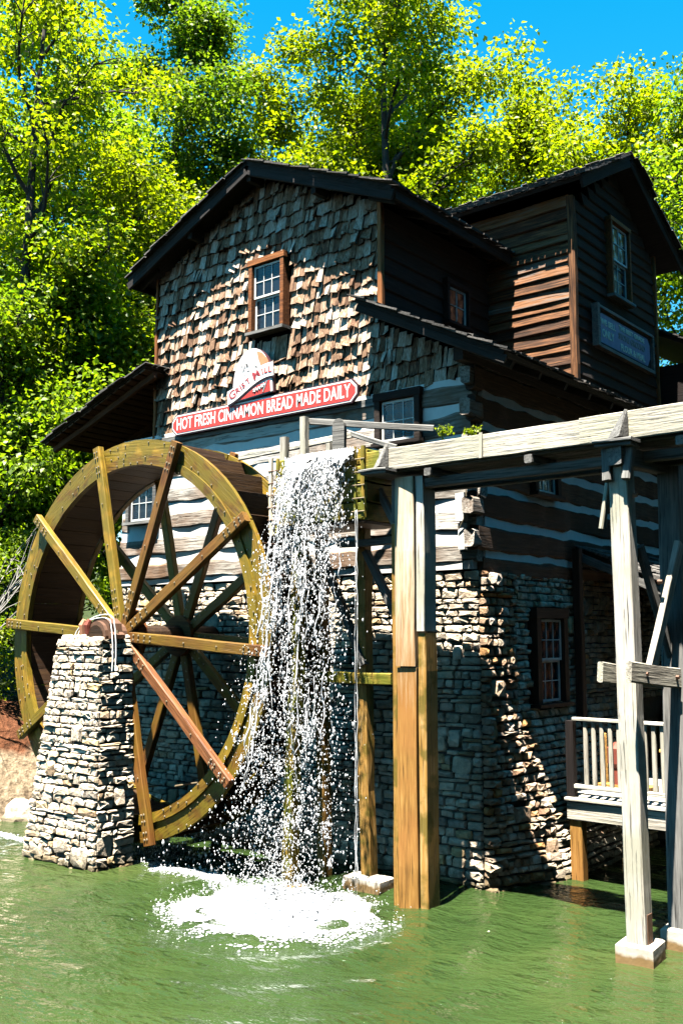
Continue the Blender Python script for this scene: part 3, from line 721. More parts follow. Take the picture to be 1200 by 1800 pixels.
# ------------------------------------------------------------------ water wheel
WC = Vector((-12.69, 10.12, 3.41)); RO = 3.14; WID = 1.08
wheel = thing('water_wheel', WC, 'large olive brown wooden overshot water wheel with bolted spokes', 'water wheel')
F0 = Matrix.Translation(WC)
def arc_seg(r0, r1, a0, a1, y0, y1, n=6):
    mb = MB(); 
    for i in range(n+1):
        a = a0+(a1-a0)*i/n; c, s = math.cos(a), math.sin(a)
        mb.v += [(r0*c, y0, r0*s), (r1*c, y0, r1*s), (r1*c, y1, r1*s), (r0*c, y1, r0*s)]
    for i in range(n):
        k = i*4
        mb.f += [(k, k+4, k+5, k+1), (k+1, k+5, k+6, k+2), (k+2, k+6, k+7, k+3), (k+3, k+7, k+4, k)]
    mb.f += [(0, 1, 2, 3), (n*4+3, n*4+2, n*4+1, n*4)]
    return mb
def arc_part(name, r0, r1, a0, a1, y0, y1, mat, n=7):
    # local X tangential at mid-angle so that the grain follows the felloe
    am = (a0+a1)/2; mb = arc_seg(r0, r1, a0, a1, y0, y1, n)
    ct = Vector((-math.sin(am), 0, math.cos(am))); cr = Vector((math.cos(am), 0, math.sin(am))); o = cr*((r0+r1)/2)
    Fl = frame(o, ct, cr.cross(ct)*-1, cr) 
    Fl = frame(o, ct, cr.cross(ct), cr)
    inv = Fl.inverted(); mb.v = [tuple(inv @ Vector(v)) for v in mb.v]
    return mb.build(name, mat, wheel, F0 @ Fl)
OFF = R(-4); NS = 10; ST_ = 2*math.pi/NS
for side, (ya, yb) in enumerate(((0.0, .07), (WID-.07, WID))):
    sg = -1 if side == 0 else 1
    for k in range(NS):
        a0 = OFF+k*ST_+R(.25); a1 = a0+ST_-R(.5)
        arc_part('felloe', 2.885, RO+rnd.uniform(-.006, .006), a0, a1, ya+rnd.uniform(-.004, .004), yb, 'wheel')
        y0, y1 = (ya-.035, yb-.01) if side == 0 else (ya+.01, yb+.035)
        arc_part('inner_felloe', 2.73, 2.878, a0, a1, y0, y1, 'wheel')
        # spoke
        a = OFF+k*ST_; c, s = math.cos(a), math.sin(a)
        ys = -.095 if side == 0 else WID+.075
        mat = 'spoke_red' if (side == 0 and k == 9) else 'spoke' if (k in (1, 2, 0, 8, 7)) else 'wheel'
        p0 = WC+Vector((.18*c, ys, .18*s)); p1 = WC+Vector(((RO+.05)*c, ys, (RO+.05)*s))
        plank('spoke', p0, p1, .115, .165, mat, wheel, up=(-s, 0, c), j=.004, bev=.014)
# sole planks lining the drum, bucket boards behind
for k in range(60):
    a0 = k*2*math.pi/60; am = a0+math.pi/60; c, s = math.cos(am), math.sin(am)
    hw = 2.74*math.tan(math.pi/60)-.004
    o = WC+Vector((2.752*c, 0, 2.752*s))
    plank('sole_board', o+Vector((0, .075, 0)), o+Vector((0, WID-.075, 0)), .028, 2*hw, 'wheel_dark_shade', wheel, up=(-s, 0, c), seg=2, j=.002, bev=.004)
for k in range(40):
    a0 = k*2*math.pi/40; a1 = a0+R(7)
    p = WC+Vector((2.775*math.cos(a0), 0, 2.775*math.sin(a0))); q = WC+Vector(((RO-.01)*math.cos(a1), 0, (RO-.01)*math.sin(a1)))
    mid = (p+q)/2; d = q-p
    plank('bucket_board', mid+Vector((0, .08, 0)), mid+Vector((0, WID-.08, 0)), .03, d.length, 'wheel_dark_shade', wheel, up=d, seg=2, j=.002, bev=.004)
# axle shaft and hub flanges
def disc(r, y0, y1, n=20, rr=None):
    mb = MB(); mb.prism([(r*math.cos(2*math.pi*i/n), r*math.sin(2*math.pi*i/n)) for i in range(n)], y0, y1); return mb
disc(.17, -.62, WID+.75, 14).build('axle', 'wheel_dark_shade', wheel, F0)
for y0, y1 in ((-.035, .05), (WID-.05, WID+.035)):
    disc(.44 if y0 < .5 else .34, y0, y1, 20).build('hub_flange', 'trim', wheel, F0)
disc(.20, -.24, -.155, 16).build('hub_band', 'iron', wheel, F0)
disc(.23, -.60, -.44, 16).build('axle_band', 'iron', wheel, F0)
mb = MB()
def bolt(mb, p, nrm=(0, -1, 0), rr=.018, h=.014):
    nrm = Vector(nrm); a = nrm.orthogonal().normalized(); b = nrm.cross(a); p = Vector(p)
    n = 6; vs = [p+a*(rr*math.cos(i*math.pi/3))+b*(rr*math.sin(i*math.pi/3)) for i in range(n)]
    vs += [p+nrm*h+(v-p)*.75 for v in vs[:6]] 
    mb.add(vs, [(i, (i+1) % 6, 6+(i+1) % 6, 6+i) for i in range(6)]+[(6, 7, 8, 9, 10, 11)])
for k in range(NS):
    a = OFF+k*ST_
    er, et = Vector((math.cos(a), 0, math.sin(a))), Vector((-math.sin(a), 0, math.cos(a)))
    for rr in (.34, .46, .60, .74, 2.74, 2.84, 3.0, 3.1):
        for t in ((-.035, .035) if rr < 1 else (-.03, .03)): bolt(mb, er*rr+et*t+Vector((0, -.156, 0)))
    for rr in (1.5, 2.2): bolt(mb, er*rr+Vector((0, -.156, 0)), rr=.014)
    for q in range(1, 10):
        aa = a+ST_*q/10; e2 = Vector((math.cos(aa), 0, math.sin(aa)))
        for rr, yy in ((2.76, -.04), (2.84, -.04), (2.93, -.003), (3.09, -.003)):
            if rnd.random() < .28: bolt(mb, e2*(rr+rnd.uniform(-.015, .015))+Vector((0, yy, 0)), rr=.015)
    for rr in (.34, .46, .60, .74):
        bolt(mb, er*rr+et*.03+Vector((0, WID+.02-.0, 0)), (0, -1, 0))
tag(mb.build('bolt_heads', 'bolt', wheel, F0), kind='stuff')
# tie rods across the wheel
for a in (R(-62), R(-100)):
    c, s = math.cos(a), math.sin(a)
    MB().tube([(2.5*c, .02, 2.5*s), (2.5*c, WID-.02, 2.5*s)], .012).build('tie_rod', 'bolt', wheel, F0)
# bearing block and greasing hoses on the pier
bear = thing('axle_bearing', (-12.75, 9.72, 3.38), 'dark iron axle bearing block on top of the stone pier', 'bearing')
mb = MB(); mb.prism([(-13.02, 3.37), (-12.36, 3.37), (-12.36, 3.43), (-12.44, 3.47), (-12.46, 3.60), (-12.58, 3.68), (-12.80, 3.68), (-12.92, 3.60), (-12.94, 3.47), (-13.02, 3.43)], 9.58, 9.82); mb.build('bearing_block', 'iron', bear)
for xx in (-12.97, -12.41): MB().tube([(xx, 9.70, 3.42), (xx, 9.70, 3.50)], .022).build('anchor_bolt', 'bolt', bear)
hose = thing('white_hose', (-12.9, 9.55, 3.45), 'two thin white hoses looped over the wheel hub', 'hose')
for k in range(2):
    pts = []
    for i in range(15):
        t = i/14; a = math.pi*(1-t*.98)
        pts.append((-12.62+.58*math.cos(a)*(.62 if t > .5 else 1)+.05*k, 9.50+.08*math.sin(a)+k*.02, 3.42+(.27+.05*k)*math.sin(a)-(0.55*max(0, t-.72)/.28)))
    MB().tube(pts, .008).build('hose_line', 'hose', hose)
clay = thing('clay_coupling', (-12.95, 9.5, 3.42), 'pair of orange clay coloured couplings beside the hub hoses', 'coupling')
for k in range(2):
    MB().tube([(-13.02+k*.13, 9.52, 3.44), (-13.02+k*.13, 9.50, 3.58), (-12.99+k*.13, 9.52, 3.66)], [.05, .055, .035], 8).build('coupling', plain('clay', (.5, .22, .12), .7) if k == 0 else 'rust', clay)

# ------------------------------------------------------------------ flume
flume = thing('wooden_flume', (-6, 10.9, 0), 'weathered wooden flume trough on tall posts bringing water to the wheel', 'flume')
YA, YBk = 10.55, 11.20; ZB, ZTp = 5.60, 5.90
for a, b, dz, dy, mat in ((-7.98, -6.40, 0, 0, 'grey'), (-6.385, -5.03, 0, .004, 'grey'), (-5.05, -1.2, -.01, -.05, 'grey')):
    plank('side_board', (a, YA+dy, (ZB+ZTp)/2), (b, YA+dy, (ZB+ZTp)/2), .07, ZTp-ZB+2*abs(dz), mat, flume, j=.005, bev=.01)
    plank('side_board', (a, YBk, (ZB+ZTp)/2), (b, YBk, (ZB+ZTp)/2), .07, ZTp-ZB, mat, flume, j=.005)
plank('side_board', (-8.24, YA+.01, 5.75), (-7.99, YA+.01, 5.75), .08, .28, 'mossy', flume, seg=2)
plank('joint_batten', (-6.39, YA-.047, ZB), (-6.39, YA-.047, ZTp+.02), .05, .02, 'grey', flume, up=(0, 1, 0), seg=1)
for i in range(5):
    y = YA+.1+i*.14
    plank('floor_board', (-9.8, y, ZB+.0), (-1.2, y, ZB+.0), .136, .05, 'grey_dark', flume, seg=4)
for x in (-7.2, -5.75, -3.9, -2.4):
    plank('cross_bearer', (x, YA-.04, ZB-.08), (x, YBk+.05, ZB-.08), .10, .10, 'grey_dark', flume)
plank('stringer', (-7.9, 10.75, ZB-.19), (-1.2, 10.75, ZB-.19), .12, .12, 'grey_dark', flume)
plank('stringer', (-7.9, 11.15, ZB-.19), (-1.2, 11.15, ZB-.19), .12, .12, 'grey_dark', flume)
# spill box at the wheel end
for i, (z0, z1) in enumerate(((4.98, 5.22), (5.23, 5.50), (5.51, 5.72), (5.73, 5.96))):
    plank('box_board', (-9.88, YA, (z0+z1)/2), (-8.30, YA, (z0+z1)/2), .06, z1-z0-.008, 'mossy', flume, j=.004, seg=3)
    plank('box_board', (-9.88, YBk+.05, (z0+z1)/2), (-8.30, YBk+.05, (z0+z1)/2), .06, z1-z0-.008, 'mossy', flume, j=.004, seg=3)
    plank('box_board', (-9.88, YA+.035, (z0+z1)/2), (-9.88, YBk, (z0+z1)/2), .06, z1-z0-.008, 'wheel_dark_shade', flume, seg=2)
    plank('box_board', (-8.27, YA+.035, (z0+z1)/2), (-8.27, YBk, (z0+z1)/2), .06, z1-z0-.008, 'mossy', flume, seg=2)
plank('box_floor', (-9.9, YA+.4, 4.95), (-8.27, YA+.4, 4.95), .8, .04, 'wheel_dark_shade', flume, seg=2)
plank('corner_strip', (-9.95, YA-.05, 4.86), (-9.95, YA-.05, 6.0), .07, .05, 'golden', flume, up=(0, 1, 0), j=.01)
plank('corner_strip', (-9.83, YA-.05, 4.86), (-9.83, YA-.05, 5.98), .05, .04, 'mossy', flume, up=(0, 1, 0), j=.01)
plank('corner_strip', (-8.24, YA-.05, 5.0), (-8.24, YA-.05, 5.98), .06, .05, 'mossy', flume, up=(0, 1, 0), j=.01)
plank('corner_strip', (-8.38, YA-.05, 5.0), (-8.38, YA-.05, 5.98), .04, .04, 'mossy', flume, up=(0, 1, 0), j=.01)
for zz in (5.08, 5.26, 5.44, 5.62, 5.80):
    MB().tube([(-8.42, YA-.08, zz), (-8.20, YA-.08, zz)], .010).build('tie_rod', 'bolt', flume)
    MB().tube([(-9.99, YA-.08, zz), (-9.79, YA-.08, zz)], .010).build('tie_rod', 'iron', flume)
# wedge brackets with shelf plates
def bracket(x, y, z, mat, s=1.0):
    w_ = MB(); w_.add([(x-.16*s, y, z+.02), (x+.10*s, y, z+.02), (x+.10*s, y, z+.34*s), (x-.16*s+.02, y-.02, z+.02), (x+.06*s, y-.16, z+.02), (x+.08*s, y-.03, z+.34*s)],
        [(0, 2, 1), (0, 3, 5, 2), (3, 4, 5), (4, 1, 2, 5), (0, 1, 4, 3)])
    w_.build('wedge', mat, flume)
    plank('shelf_plate', (x-.24*s, y-.08, z-.03), (x+.22*s, y-.08, z-.03), .28, .035, mat, flume, seg=2)
    plank('shelf_plate', (x-.22*s, y-.07, z-.072), (x+.20*s, y-.07, z-.072), .24, .035, mat, flume, seg=2)
bracket(-7.92, YA-.05, 5.62, 'grey_dark'); bracket(-4.55, YA-.11, 5.58, 'grey_dark', 1.0)
# main post cluster
mpx = [(-7.88, 10.86, .12, .34, 'golden_dark', 0, 4.9), (-7.665, 10.80, .29, .36, 'golden', 0, 3.0), (-7.665, 10.78, .29, .38, 'golden', 3.02, 5.50), (-7.455, 10.84, .12, .34, 'golden_dark', 0, 3.45), (-7.455, 10.83, .125, .36, 'grey', 3.47, 5.50), (-7.88, 10.86, .12, .34, 'grey_dark', 4.92, 5.50)]
for x, y, wd, th, mat, z0, z1 in mpx:
    plank('post_board', (x, y, z0-.5 if z0 == 0 else z0), (x, y, z1), wd-.008, th, mat, flume, up=(-.14, .99, 0), j=.005, bev=.01)
# knee braces at the main post and posts behind the fall
plank('knee_brace', (-7.9, 10.9, 4.75), (-8.3, 10.9, 5.45), .10, .10, 'grey_dark', flume, up=(0, 1, 0))
plank('rear_post', (-8.72, 11.2, .1), (-8.80, 11.2, 5.4), .17, .17, 'golden_dark', flume, up=(0, 1, 0), j=.01)
plank('front_post', (-9.46, 10.42, .02), (-9.60, 10.75, 4.95), .17, .17, 'mossy', flume, up=(0, 1, 0), j=.01)
plank('rear_post', (-9.55, 11.25, -.5), (-9.62, 11.25, 4.95), .16, .16, 'golden_dark', flume, up=(0, 1, 0), j=.01)
plank('tie_beam', (-9.85, 11.1, 2.82), (-8.2, 11.1, 2.82), .12, .16, 'mossy', flume)
plank('brace', (-9.55, 11.12, 4.7), (-8.72, 11.12, 3.0), .09, .13, 'grey_dark', flume, up=(0, 1, 0))
plank('brace', (-8.70, 11.14, 4.6), (-7.8, 11.02, 3.2), .09, .13, 'grey_dark', flume, up=(0, 1, 0))
plank('tie_beam', (-9.0, 10.9, 4.7), (-7.6, 10.9, 4.7), .10, .10, 'grey_dark', flume)
# right-hand bent
plank('bent_post', (-4.55, 10.50, .2), (-4.57, 10.50, 5.5), .215, .21, 'grey', flume, up=(0, 1, 0), j=.006)
plank('bent_post', (-4.38, 11.28, .22), (-4.30, 11.28, 5.5), .25, .25, 'grey_dark', flume, up=(0, 1, 0), j=.006)
plank('cross_tie', (-4.40, 10.12, 3.03), (-4.20, 11.75, 2.88), .07, .22, 'grey', flume)
plank('cross_tie', (-4.745, 10.16, 3.02), (-4.58, 11.75, 2.88), .07, .22, 'grey', flume)
plank('brace', (-4.37, 10.55, 2.95), (-4.20, 11.16, 4.45), .07, .17, 'grey', flume, up=(0, 1, 0))
plank('brace', (-4.46, 10.66, 4.40), (-4.36, 11.30, 3.0), .07, .14, 'grey_dark', flume, up=(0, 1, 0))
plank('cap_beam', (-4.56, 10.30, 5.38), (-4.30, 11.6, 5.38), .18, .2, 'grey_dark', flume)
for s in (-.13, .15): plank('corbel', (-4.57+s, 10.42, 5.5), (-4.57+s*.8, 10.36, 5.12), .10, .10, 'grey_dark', flume, up=(0, 1, 0), seg=2)
plank('strut', (-4.72, 10.48, 5.12), (-4.80, 10.44, 4.6), .05, .09, 'grey', flume, up=(0, 1, 0), seg=1)
mb = MB()
for p, nn in (((-4.365, 10.42, 3.0), (1, 0, 0)), ((-4.27, 11.05, 2.95), (1, 0, 0)), ((-4.43, 10.46, 4.95), (1, 0, 0)), ((-4.3, 10.75, 4.0), (1, 0, 0))): bolt(mb, p, nn, .03, .05)
tag(mb.build('bolt_heads', 'iron', flume), kind='stuff')
pl = MB().box((-4.440, 10.44, .205), (-4.430, 10.56, .50)).build('post_anchor_plate', 'iron', flume)
# water lying in the trough
fw = MB()
nxs = np.linspace(-9.84, -1.2, 60)
for i, x in enumerate(nxs):
    for y in np.linspace(YA+.04, YBk-.04, 6): fw.v.append((x, y, 5.80+.02*noise.noise((x*4, y*6, 0))))
fw.f = [(i*6+j, (i+1)*6+j, (i+1)*6+j+1, i*6+j+1) for i in range(59) for j in range(5)]
tag(fw.build('flume_water', 'water', smooth=True), 'thin stream of water running inside the wooden flume', 'water', kind='stuff')

# concrete footings
def footing(name, c, sx, sy, z1, rot, label):
    mb = MB(); a, b = sx/2, sy/2; e = .02
    vs = [(-a, -b, -.8), (a, -b, -.8), (a, b, -.8), (-a, b, -.8), (-a, -b, z1-e), (a, -b, z1-e), (a, b, z1-e), (-a, b, z1-e), (-a+e, -b+e, z1), (a-e, -b+e, z1), (a-e, b-e, z1), (-a+e, b-e, z1)]
    mb.add(vs, [(0, 1, 5, 4), (1, 2, 6, 5), (2, 3, 7, 6), (3, 0, 4, 7), (4, 5, 9, 8), (5, 6, 10, 9), (6, 7, 11, 10), (7, 4, 8, 11), (8, 9, 10, 11)])
    return tag(mb.build(name, 'footing', None, Matrix.Translation((c[0], c[1], 0)) @ Matrix.Rotation(rot, 4, 'Z')), label, 'footing', 'concrete footings in the pond')
def footing_mat():
    m, nt, b = mat_base('stained_concrete'); pos = nt.nodes.new('ShaderNodeNewGeometry').outputs['Position']
    n1 = noise_t(nt, pos, 7, 6); sx = nt.nodes.new('ShaderNodeSeparateXYZ'); nt.links.new(pos, sx.inputs[0])
    col = mix(nt, n1, (.25, .21, .16), (.62, .56, .46))
    f = ramp(nt, math_(nt, 'ADD', sx.outputs[2], math_(nt, 'MULTIPLY', n1, .12)), [(.13, (1, 1, 1)), (.17, (0, 0, 0))])
    col = mix(nt, math_(nt, 'MULTIPLY', f, .9), col, (.16, .085, .012))
    nt.links.new(col, b.inputs['Base Color']); b.inputs['Roughness'].default_value = .85; bump(nt, b, n1, .5, .02); return m
M['footing'] = footing_mat()
footing('concrete_footing', (-4.56, 10.53), .40, .42, .20, R(5), 'pale concrete footing under the nearer tall white flume post')
footing('concrete_footing', (-4.36, 11.32), .44, .46, .22, R(5), 'concrete footing cut by the right edge of the picture')
footing('concrete_footing', (-8.66, 11.12), .62, .34, .16, R(2), 'low grey concrete footing in shade left of the golden post')
footing('concrete_footing', (-9.42, 10.38), .30, .34, .06, R(0), 'low mossy footing inside the foam under the falling water')

# ------------------------------------------------------------------ walkway railing behind the flume
rail = thing('walkway_railing', (-9.5, 11.45, 6.0), 'pale wooden walkway railing behind the falling water', 'railing')
ry = 11.0
def vpost(name, x, y, z0, z1, wd, th, mat): return plank(name, (x, y, z0), (x, y, z1), wd, th, mat, rail, up=(0, 1, 0), j=.004)
vpost('post', -10.16, ry, 5.9, 6.42, .12, .1, 'grey'); vpost('post', -9.76, ry, 5.7, 6.68, .11, .11, 'grey')
vpost('baluster', -9.46, 11.25, 5.9, 6.3, .07, .05, 'grey'); vpost('baluster', -9.28, ry, 5.9, 6.22, .08, .06, 'grey')
mb = MB(); pts = [(-.095, 0), (.095, 0)]+[(.095*math.cos(a), .52+.11*math.sin(a)) for a in np.linspace(0, math.pi, 9)]
mb.prism(pts, -.04, .04); mb.build('rounded_post', 'grey_dark', rail, Matrix.Translation((-9.06, 10.98, 5.92)) @ Matrix.Rotation(R(14), 4, 'Z'))
plank('rail', (-11.2, ry+.07, 6.24), (-8.9, ry+.07, 6.30), .05, .10, 'grey', rail)
plank('rail', (-9.76, ry+.09, 6.63), (-8.0, 11.85, 6.40), .05, .10, 'grey_dark', rail)
plank('rail', (-9.06, ry+.06, 6.38), (-8.2, 11.2, 6.05), .05, .08, 'grey_dark', rail)

# ------------------------------------------------------------------ signs
def text_mesh(txt, size, mat, parent, Mw, name='lettering', off=.0, ext=.004, xs=1.0):
    cu = bpy.data.curves.new('t', 'FONT'); cu.body = txt; cu.size = size; cu.offset = off; cu.extrude = ext; cu.align_x = 'LEFT'; cu.resolution_u = 3
    cu.space_character = 1.02
    to = bpy.data.objects.new('t', cu); COL.objects.link(to)
    dg = bpy.context.evaluated_depsgraph_get(); me = bpy.data.meshes.new_from_object(to.evaluated_get(dg)); bpy.data.objects.remove(to)
    me.name = name; me.materials.clear(); me.materials.append(M[mat])
    co = np.array([v.co[:] for v in me.vertices]); 
    co[:, 0] *= xs; me.vertices.foreach_set('co', co.ravel()); me.update()
    o = tag(link(bpy.data.objects.new(name, me), parent, Mw), kind='stuff'); return o, co[:, 0].max()
FACE = Matrix(((1, 0, 0, 0), (0, 0, -1, 0), (0, 1, 0, 0), (0, 0, 0, 1)))       # text plane XY -> wall XZ, facing -Y
sign = thing('bread_sign', (-11.6, 11.84, 7.02), 'long red sign with white lettering about cinnamon bread', 'sign')
x0, x1, z0, z1, c = -13.74, -9.40, 7.02, 7.41, .12
def octo(x0, x1, z0, z1, c): return [(x0+c, z0), (x1-c, z0), (x1, z0+c), (x1, z1-c), (x1-c, z1), (x0+c, z1), (x0, z1-c), (x0, z0+c)]
Fs = Matrix.Translation((0, 11.86, 0))
MB().prism(octo(x0, x1, z0, z1, c), -.015, .03).build('board', 'signedge', sign, Fs)
MB().prism(octo(x0+.02, x1-.02, z0+.02, z1-.02, c-.005), -.020, -.012).build('border', 'white', sign, Fs)
MB().prism(octo(x0+.045, x1-.045, z0+.045, z1-.045, c-.01), -.025, -.018).build('field', 'red', sign, Fs)
tx = 'HOT FRESH CINNAMON BREAD MADE DAILY'
o, wdt = text_mesh(tx, .30, 'white', sign, Matrix.Translation((-13.60, 11.833, 7.12)) @ FACE, off=.004, ext=.0015)
k_ = (13.60-9.54)/wdt
me = o.data; co = np.array([v.co[:] for v in me.vertices]); co[:, 0] *= k_; me.vertices.foreach_set('co', co.ravel()); me.update()
for x in (-13.2, -11.6, -10.0): plank('standoff', (x, 11.89, 7.2), (x, 12.02, 7.2), .05, .05, 'grey_dark', sign, seg=1)

em = thing('round_mill_sign', (-11.65, 11.86, 7.4), 'domed white sign with a wavy banner reading grist mill', 'sign')
Fe = Matrix.Translation((-11.65, 11.84, 7.42)) @ Matrix.Rotation(-R(4), 4, 'Y') @ Matrix.Diagonal((1.04, 1, .92, 1))
def dome(w_, h_, n=18, z0=0): return [(-w_, z0), (w_, z0)]+[(w_*math.cos(a), z0+.18+(h_-.18)*math.sin(a)) for a in np.linspace(0, math.pi, n)]
MB().prism(dome(.47, .95), -.02, .04).build('board', 'signedge', em, Fe)
MB().prism(dome(.445, .925, z0=.02), -.027, -.018).build('field', 'white', em, Fe)
MB().prism([(.14, .86), (.25, .80), (.36, .66), (.42, .50), (.43, .36), (.25, .36), (.22, .55), (.16, .72)], -.032, -.026).build('orange_patch', 'orange', em, Fe)  # orange area printed on the right of the sign
MB().prism([(-.40, .03), (.40, .03), (.40, .24), (.1, .2), (-.2, .08)], -.034, -.026).build('red_patch', 'red', em, Fe)
def banner(z_, t): 
    up = []; lo = []
    for i in range(15):
        u = -.56+1.06*i/14; zc = z_+.16*math.sin((u+.15)*3.0)
        up.append((u, zc+t)); lo.append((u, zc-t))
    return lo+up[::-1]
MB().prism(banner(.265, .15), -.042, -.034).build('banner_edge', 'signedge', em, Fe)
MB().prism(banner(.275, .128), -.049, -.041).build('banner', 'white', em, Fe)
def curved_text(parts, zoff):
    for txt, u, size, mat in parts:
        zc = zoff+.16*math.sin((u+.15+.03)*3.0); sl = math.atan(.48*math.cos((u+.18)*3.0))
        text_mesh(txt, size, mat, em, Fe @ Matrix.Translation((u, -.052, zc-size*.33)) @ Matrix.Rotation(-sl, 4, 'Y') @ FACE, off=.004)
curved_text([('G', -.50, .23, 'darkred'), ('R', -.34, .15, 'darkred'), ('I', -.235, .15, 'darkred'), ('S', -.19, .15, 'darkred'), ('T', -.09, .15, 'darkred'), ('M', .06, .23, 'darkred'), ('I', .25, .15, 'red'), ('L', .30, .15, 'red'), ('L', .385, .15, 'red')], .275)
mk = MB()
for i in range(16):
    u, z_ = -.26+.40*rnd.random(), .46+.22*rnd.random()
    mk.box((u, -.033, z_), (u+rnd.uniform(.01, .05), -.028, z_+rnd.uniform(.012, .05)))
mk.box((.10, -.033, .50), (.16, -.028, .56)); tag(mk.build('drawing_marks', 'grayink', em, Fe), kind='stuff')
mk = MB(); pts = [(.02+i*.018, -.036, .115+.035*math.sin(i*1.9)+i*.004) for i in range(16)]; mk.tube(pts, .014, 5); mk.tube([(.24, -.036, .05), (.34, -.036, .24)], .012, 5); mk.build('script_stroke', 'white', em, Fe)

fs = thing('flour_sign', (TX+.1, 17.1, 8.5), 'framed blue grey board sign about stone ground flour on the dark tower', 'sign')
Ff = frame((TX+.07, 15.92, 8.50), Vector((0, 1, 0)), Vector((-1, 0, 0)), Vector((0, 0, 1)))
W_, H_ = 2.44, .66
MB().box((0, -.03, 0), (W_, .02, H_)).build('backing_board', 'log_dark_shade', fs, Ff)
pts = [(.10, .06), (W_-.22, .06), (W_-.10, .22), (W_-.10, H_-.18), (W_-.2, H_-.06), (.22, H_-.06), (.08, H_-.10), (.06, .3)]
MB().prism(pts, -.042, -.029).build('painted_board', 'blueboard', fs, Ff)
for lo, hi in (((-.06, -.10, -.05), (.03, .02, H_+.06)), ((W_-.02, -.08, -.05), (W_+.05, .02, H_+.04)), ((.031, -.09, -.06), (W_-.021, .02, .0)), ((.031, -.09, H_), (W_-.021, .02, H_+.05))):
    MB().box(lo, hi).build('frame_bar', 'signframe', fs, Ff)
for txt, x, z_, s, wd_, m_ in (('WE SELL', .16, .40, .15, .62, 'cream'), ('ONLY', .20, .18, .20, .50, 'cream'), ('THE BEST GRADE', .92, .47, .12, 1.15, 'cream'), ('STONE GROUND', .90, .30, .16, 1.20, 'grayink'), ('FLOUR & MEAL', .98, .10, .17, 1.10, 'cream')):
    o, mw = text_mesh(txt, s, m_, fs, Ff @ Matrix.Translation((x, -.046, z_)) @ FACE, off=.005)
    co = np.array([v.co[:] for v in o.data.vertices]); co[:, 0] *= wd_/mw; o.data.vertices.foreach_set('co', co.ravel()); o.data.update()

# ------------------------------------------------------------------ deck with railing
DY = 13.32
deck = thing('porch_deck', (-5, DY, 1.1), 'pale grey wooden porch deck with baluster railing over the water', 'deck')
plank('rim_beam', (-6.76, DY-.02, .95), (-1.0, DY-.02, .95), .07, .24, 'grey', deck, j=.003)
for i in range(26):
    y = DY-.02+i*.16
    plank('floor_board', (-7.0 if y > 13.6 else -6.78, y, 1.115), (-1.0, y, 1.115), .15, .045, 'grey', deck, seg=3, j=.002)
plank('deck_post', (-6.66, DY+.06, -.5), (-6.66, DY+.06, .83), .19, .16, 'golden', deck, up=(0, 1, 0))
plank('corner_post', (-6.72, DY+.05, 1.14), (-6.72, DY+.05, 2.2), .12, .12, 'log_dark_shade', deck, up=(0, 1, 0))
plank('top_rail', (-6.66, DY+.02, 2.23), (-1.0, DY+.02, 2.21), .11, .05, 'grey', deck, j=.002)
plank('bottom_rail', (-6.66, DY+.02, 1.29), (-1.0, DY+.02, 1.28), .08, .06, 'grey', deck, j=.002)
for i in range(34):
    x = -6.48+i*.125
    plank('baluster', (x, DY+.02, 1.32), (x, DY+.02, 2.2), .062, .055, 'grey', deck, up=(0, 1, 0), seg=1, j=.002)
plank('deck_post', (-3.0, DY+.06, -.5), (-3.0, DY+.06, .83), .18, .16, 'golden', deck, up=(0, 1, 0))
bw = MB().box((-7.2, 16.9, -.9), (4, 17.2, 1.05)); tag(bw.build('retaining_wall', 'mortar'), 'dark retaining wall in the shade under the porch deck', 'wall')

# old engine and stand on the porch
eng = thing('old_engine', (-6.2, 14.35, 1.14), 'rusty red old engine with a round flywheel behind the porch railing', 'engine')
Fg = Matrix.Translation((-6.30, 14.3, 1.14))
MB().box((-.40, -.18, .0), (.40, .18, .10)).build('skid', 'crate', eng, Fg)
MB().tube([(-.1, 0, .1), (-.1, 0, .34), (-.1, 0, .40), (-.1, 0, .62), (-.1, 0, .70)], [.16, .16, .19, .19, .08], 12).build('cylinder', 'rust', eng, Fg)
MB().tube([(-.36, .0, .10), (-.36, .0, .76), (-.34, .0, .82)], [.06, .055, .03], 8).build('tank', 'crate', eng, Fg)
mb = MB(); ring = [(.16+.21*math.cos(a), -.2, .38+.21*math.sin(a)) for a in np.linspace(0, 2*math.pi, 17)]; mb.tube(ring, .022, 6)
for k in range(5):
    a = k*2*math.pi/5; mb.tube([(.16, -.2, .38), (.16+.2*math.cos(a), -.2, .38+.2*math.sin(a))], .012, 5)
mb.build('flywheel', 'iron', eng, Fg)
MB().tube([(.16, -.22, .38), (.16, .15, .38)], .03, 8).build('shaft', 'bolt', eng, Fg)
cr = thing('wooden_stand', (-5.5, 14.3, 1.14), 'bright orange wooden stand behind the railing at the right edge', 'stand')
for dx, dy in ((-.2, -.15), (.2, -.15), (-.2, .15), (.2, .15)): plank('leg', (-5.45+dx, 14.3+dy, 1.14), (-5.45+dx, 14.3+dy, 1.75), .07, .07, 'crate', cr, up=(0, 1, 0), seg=1)
plank('top', (-5.72, 14.3, 1.77), (-5.18, 14.3, 1.77), .42, .05, 'crate', cr); plank('shelf', (-5.68, 14.3, 1.42), (-5.22, 14.3, 1.42), .36, .04, 'crate', cr)

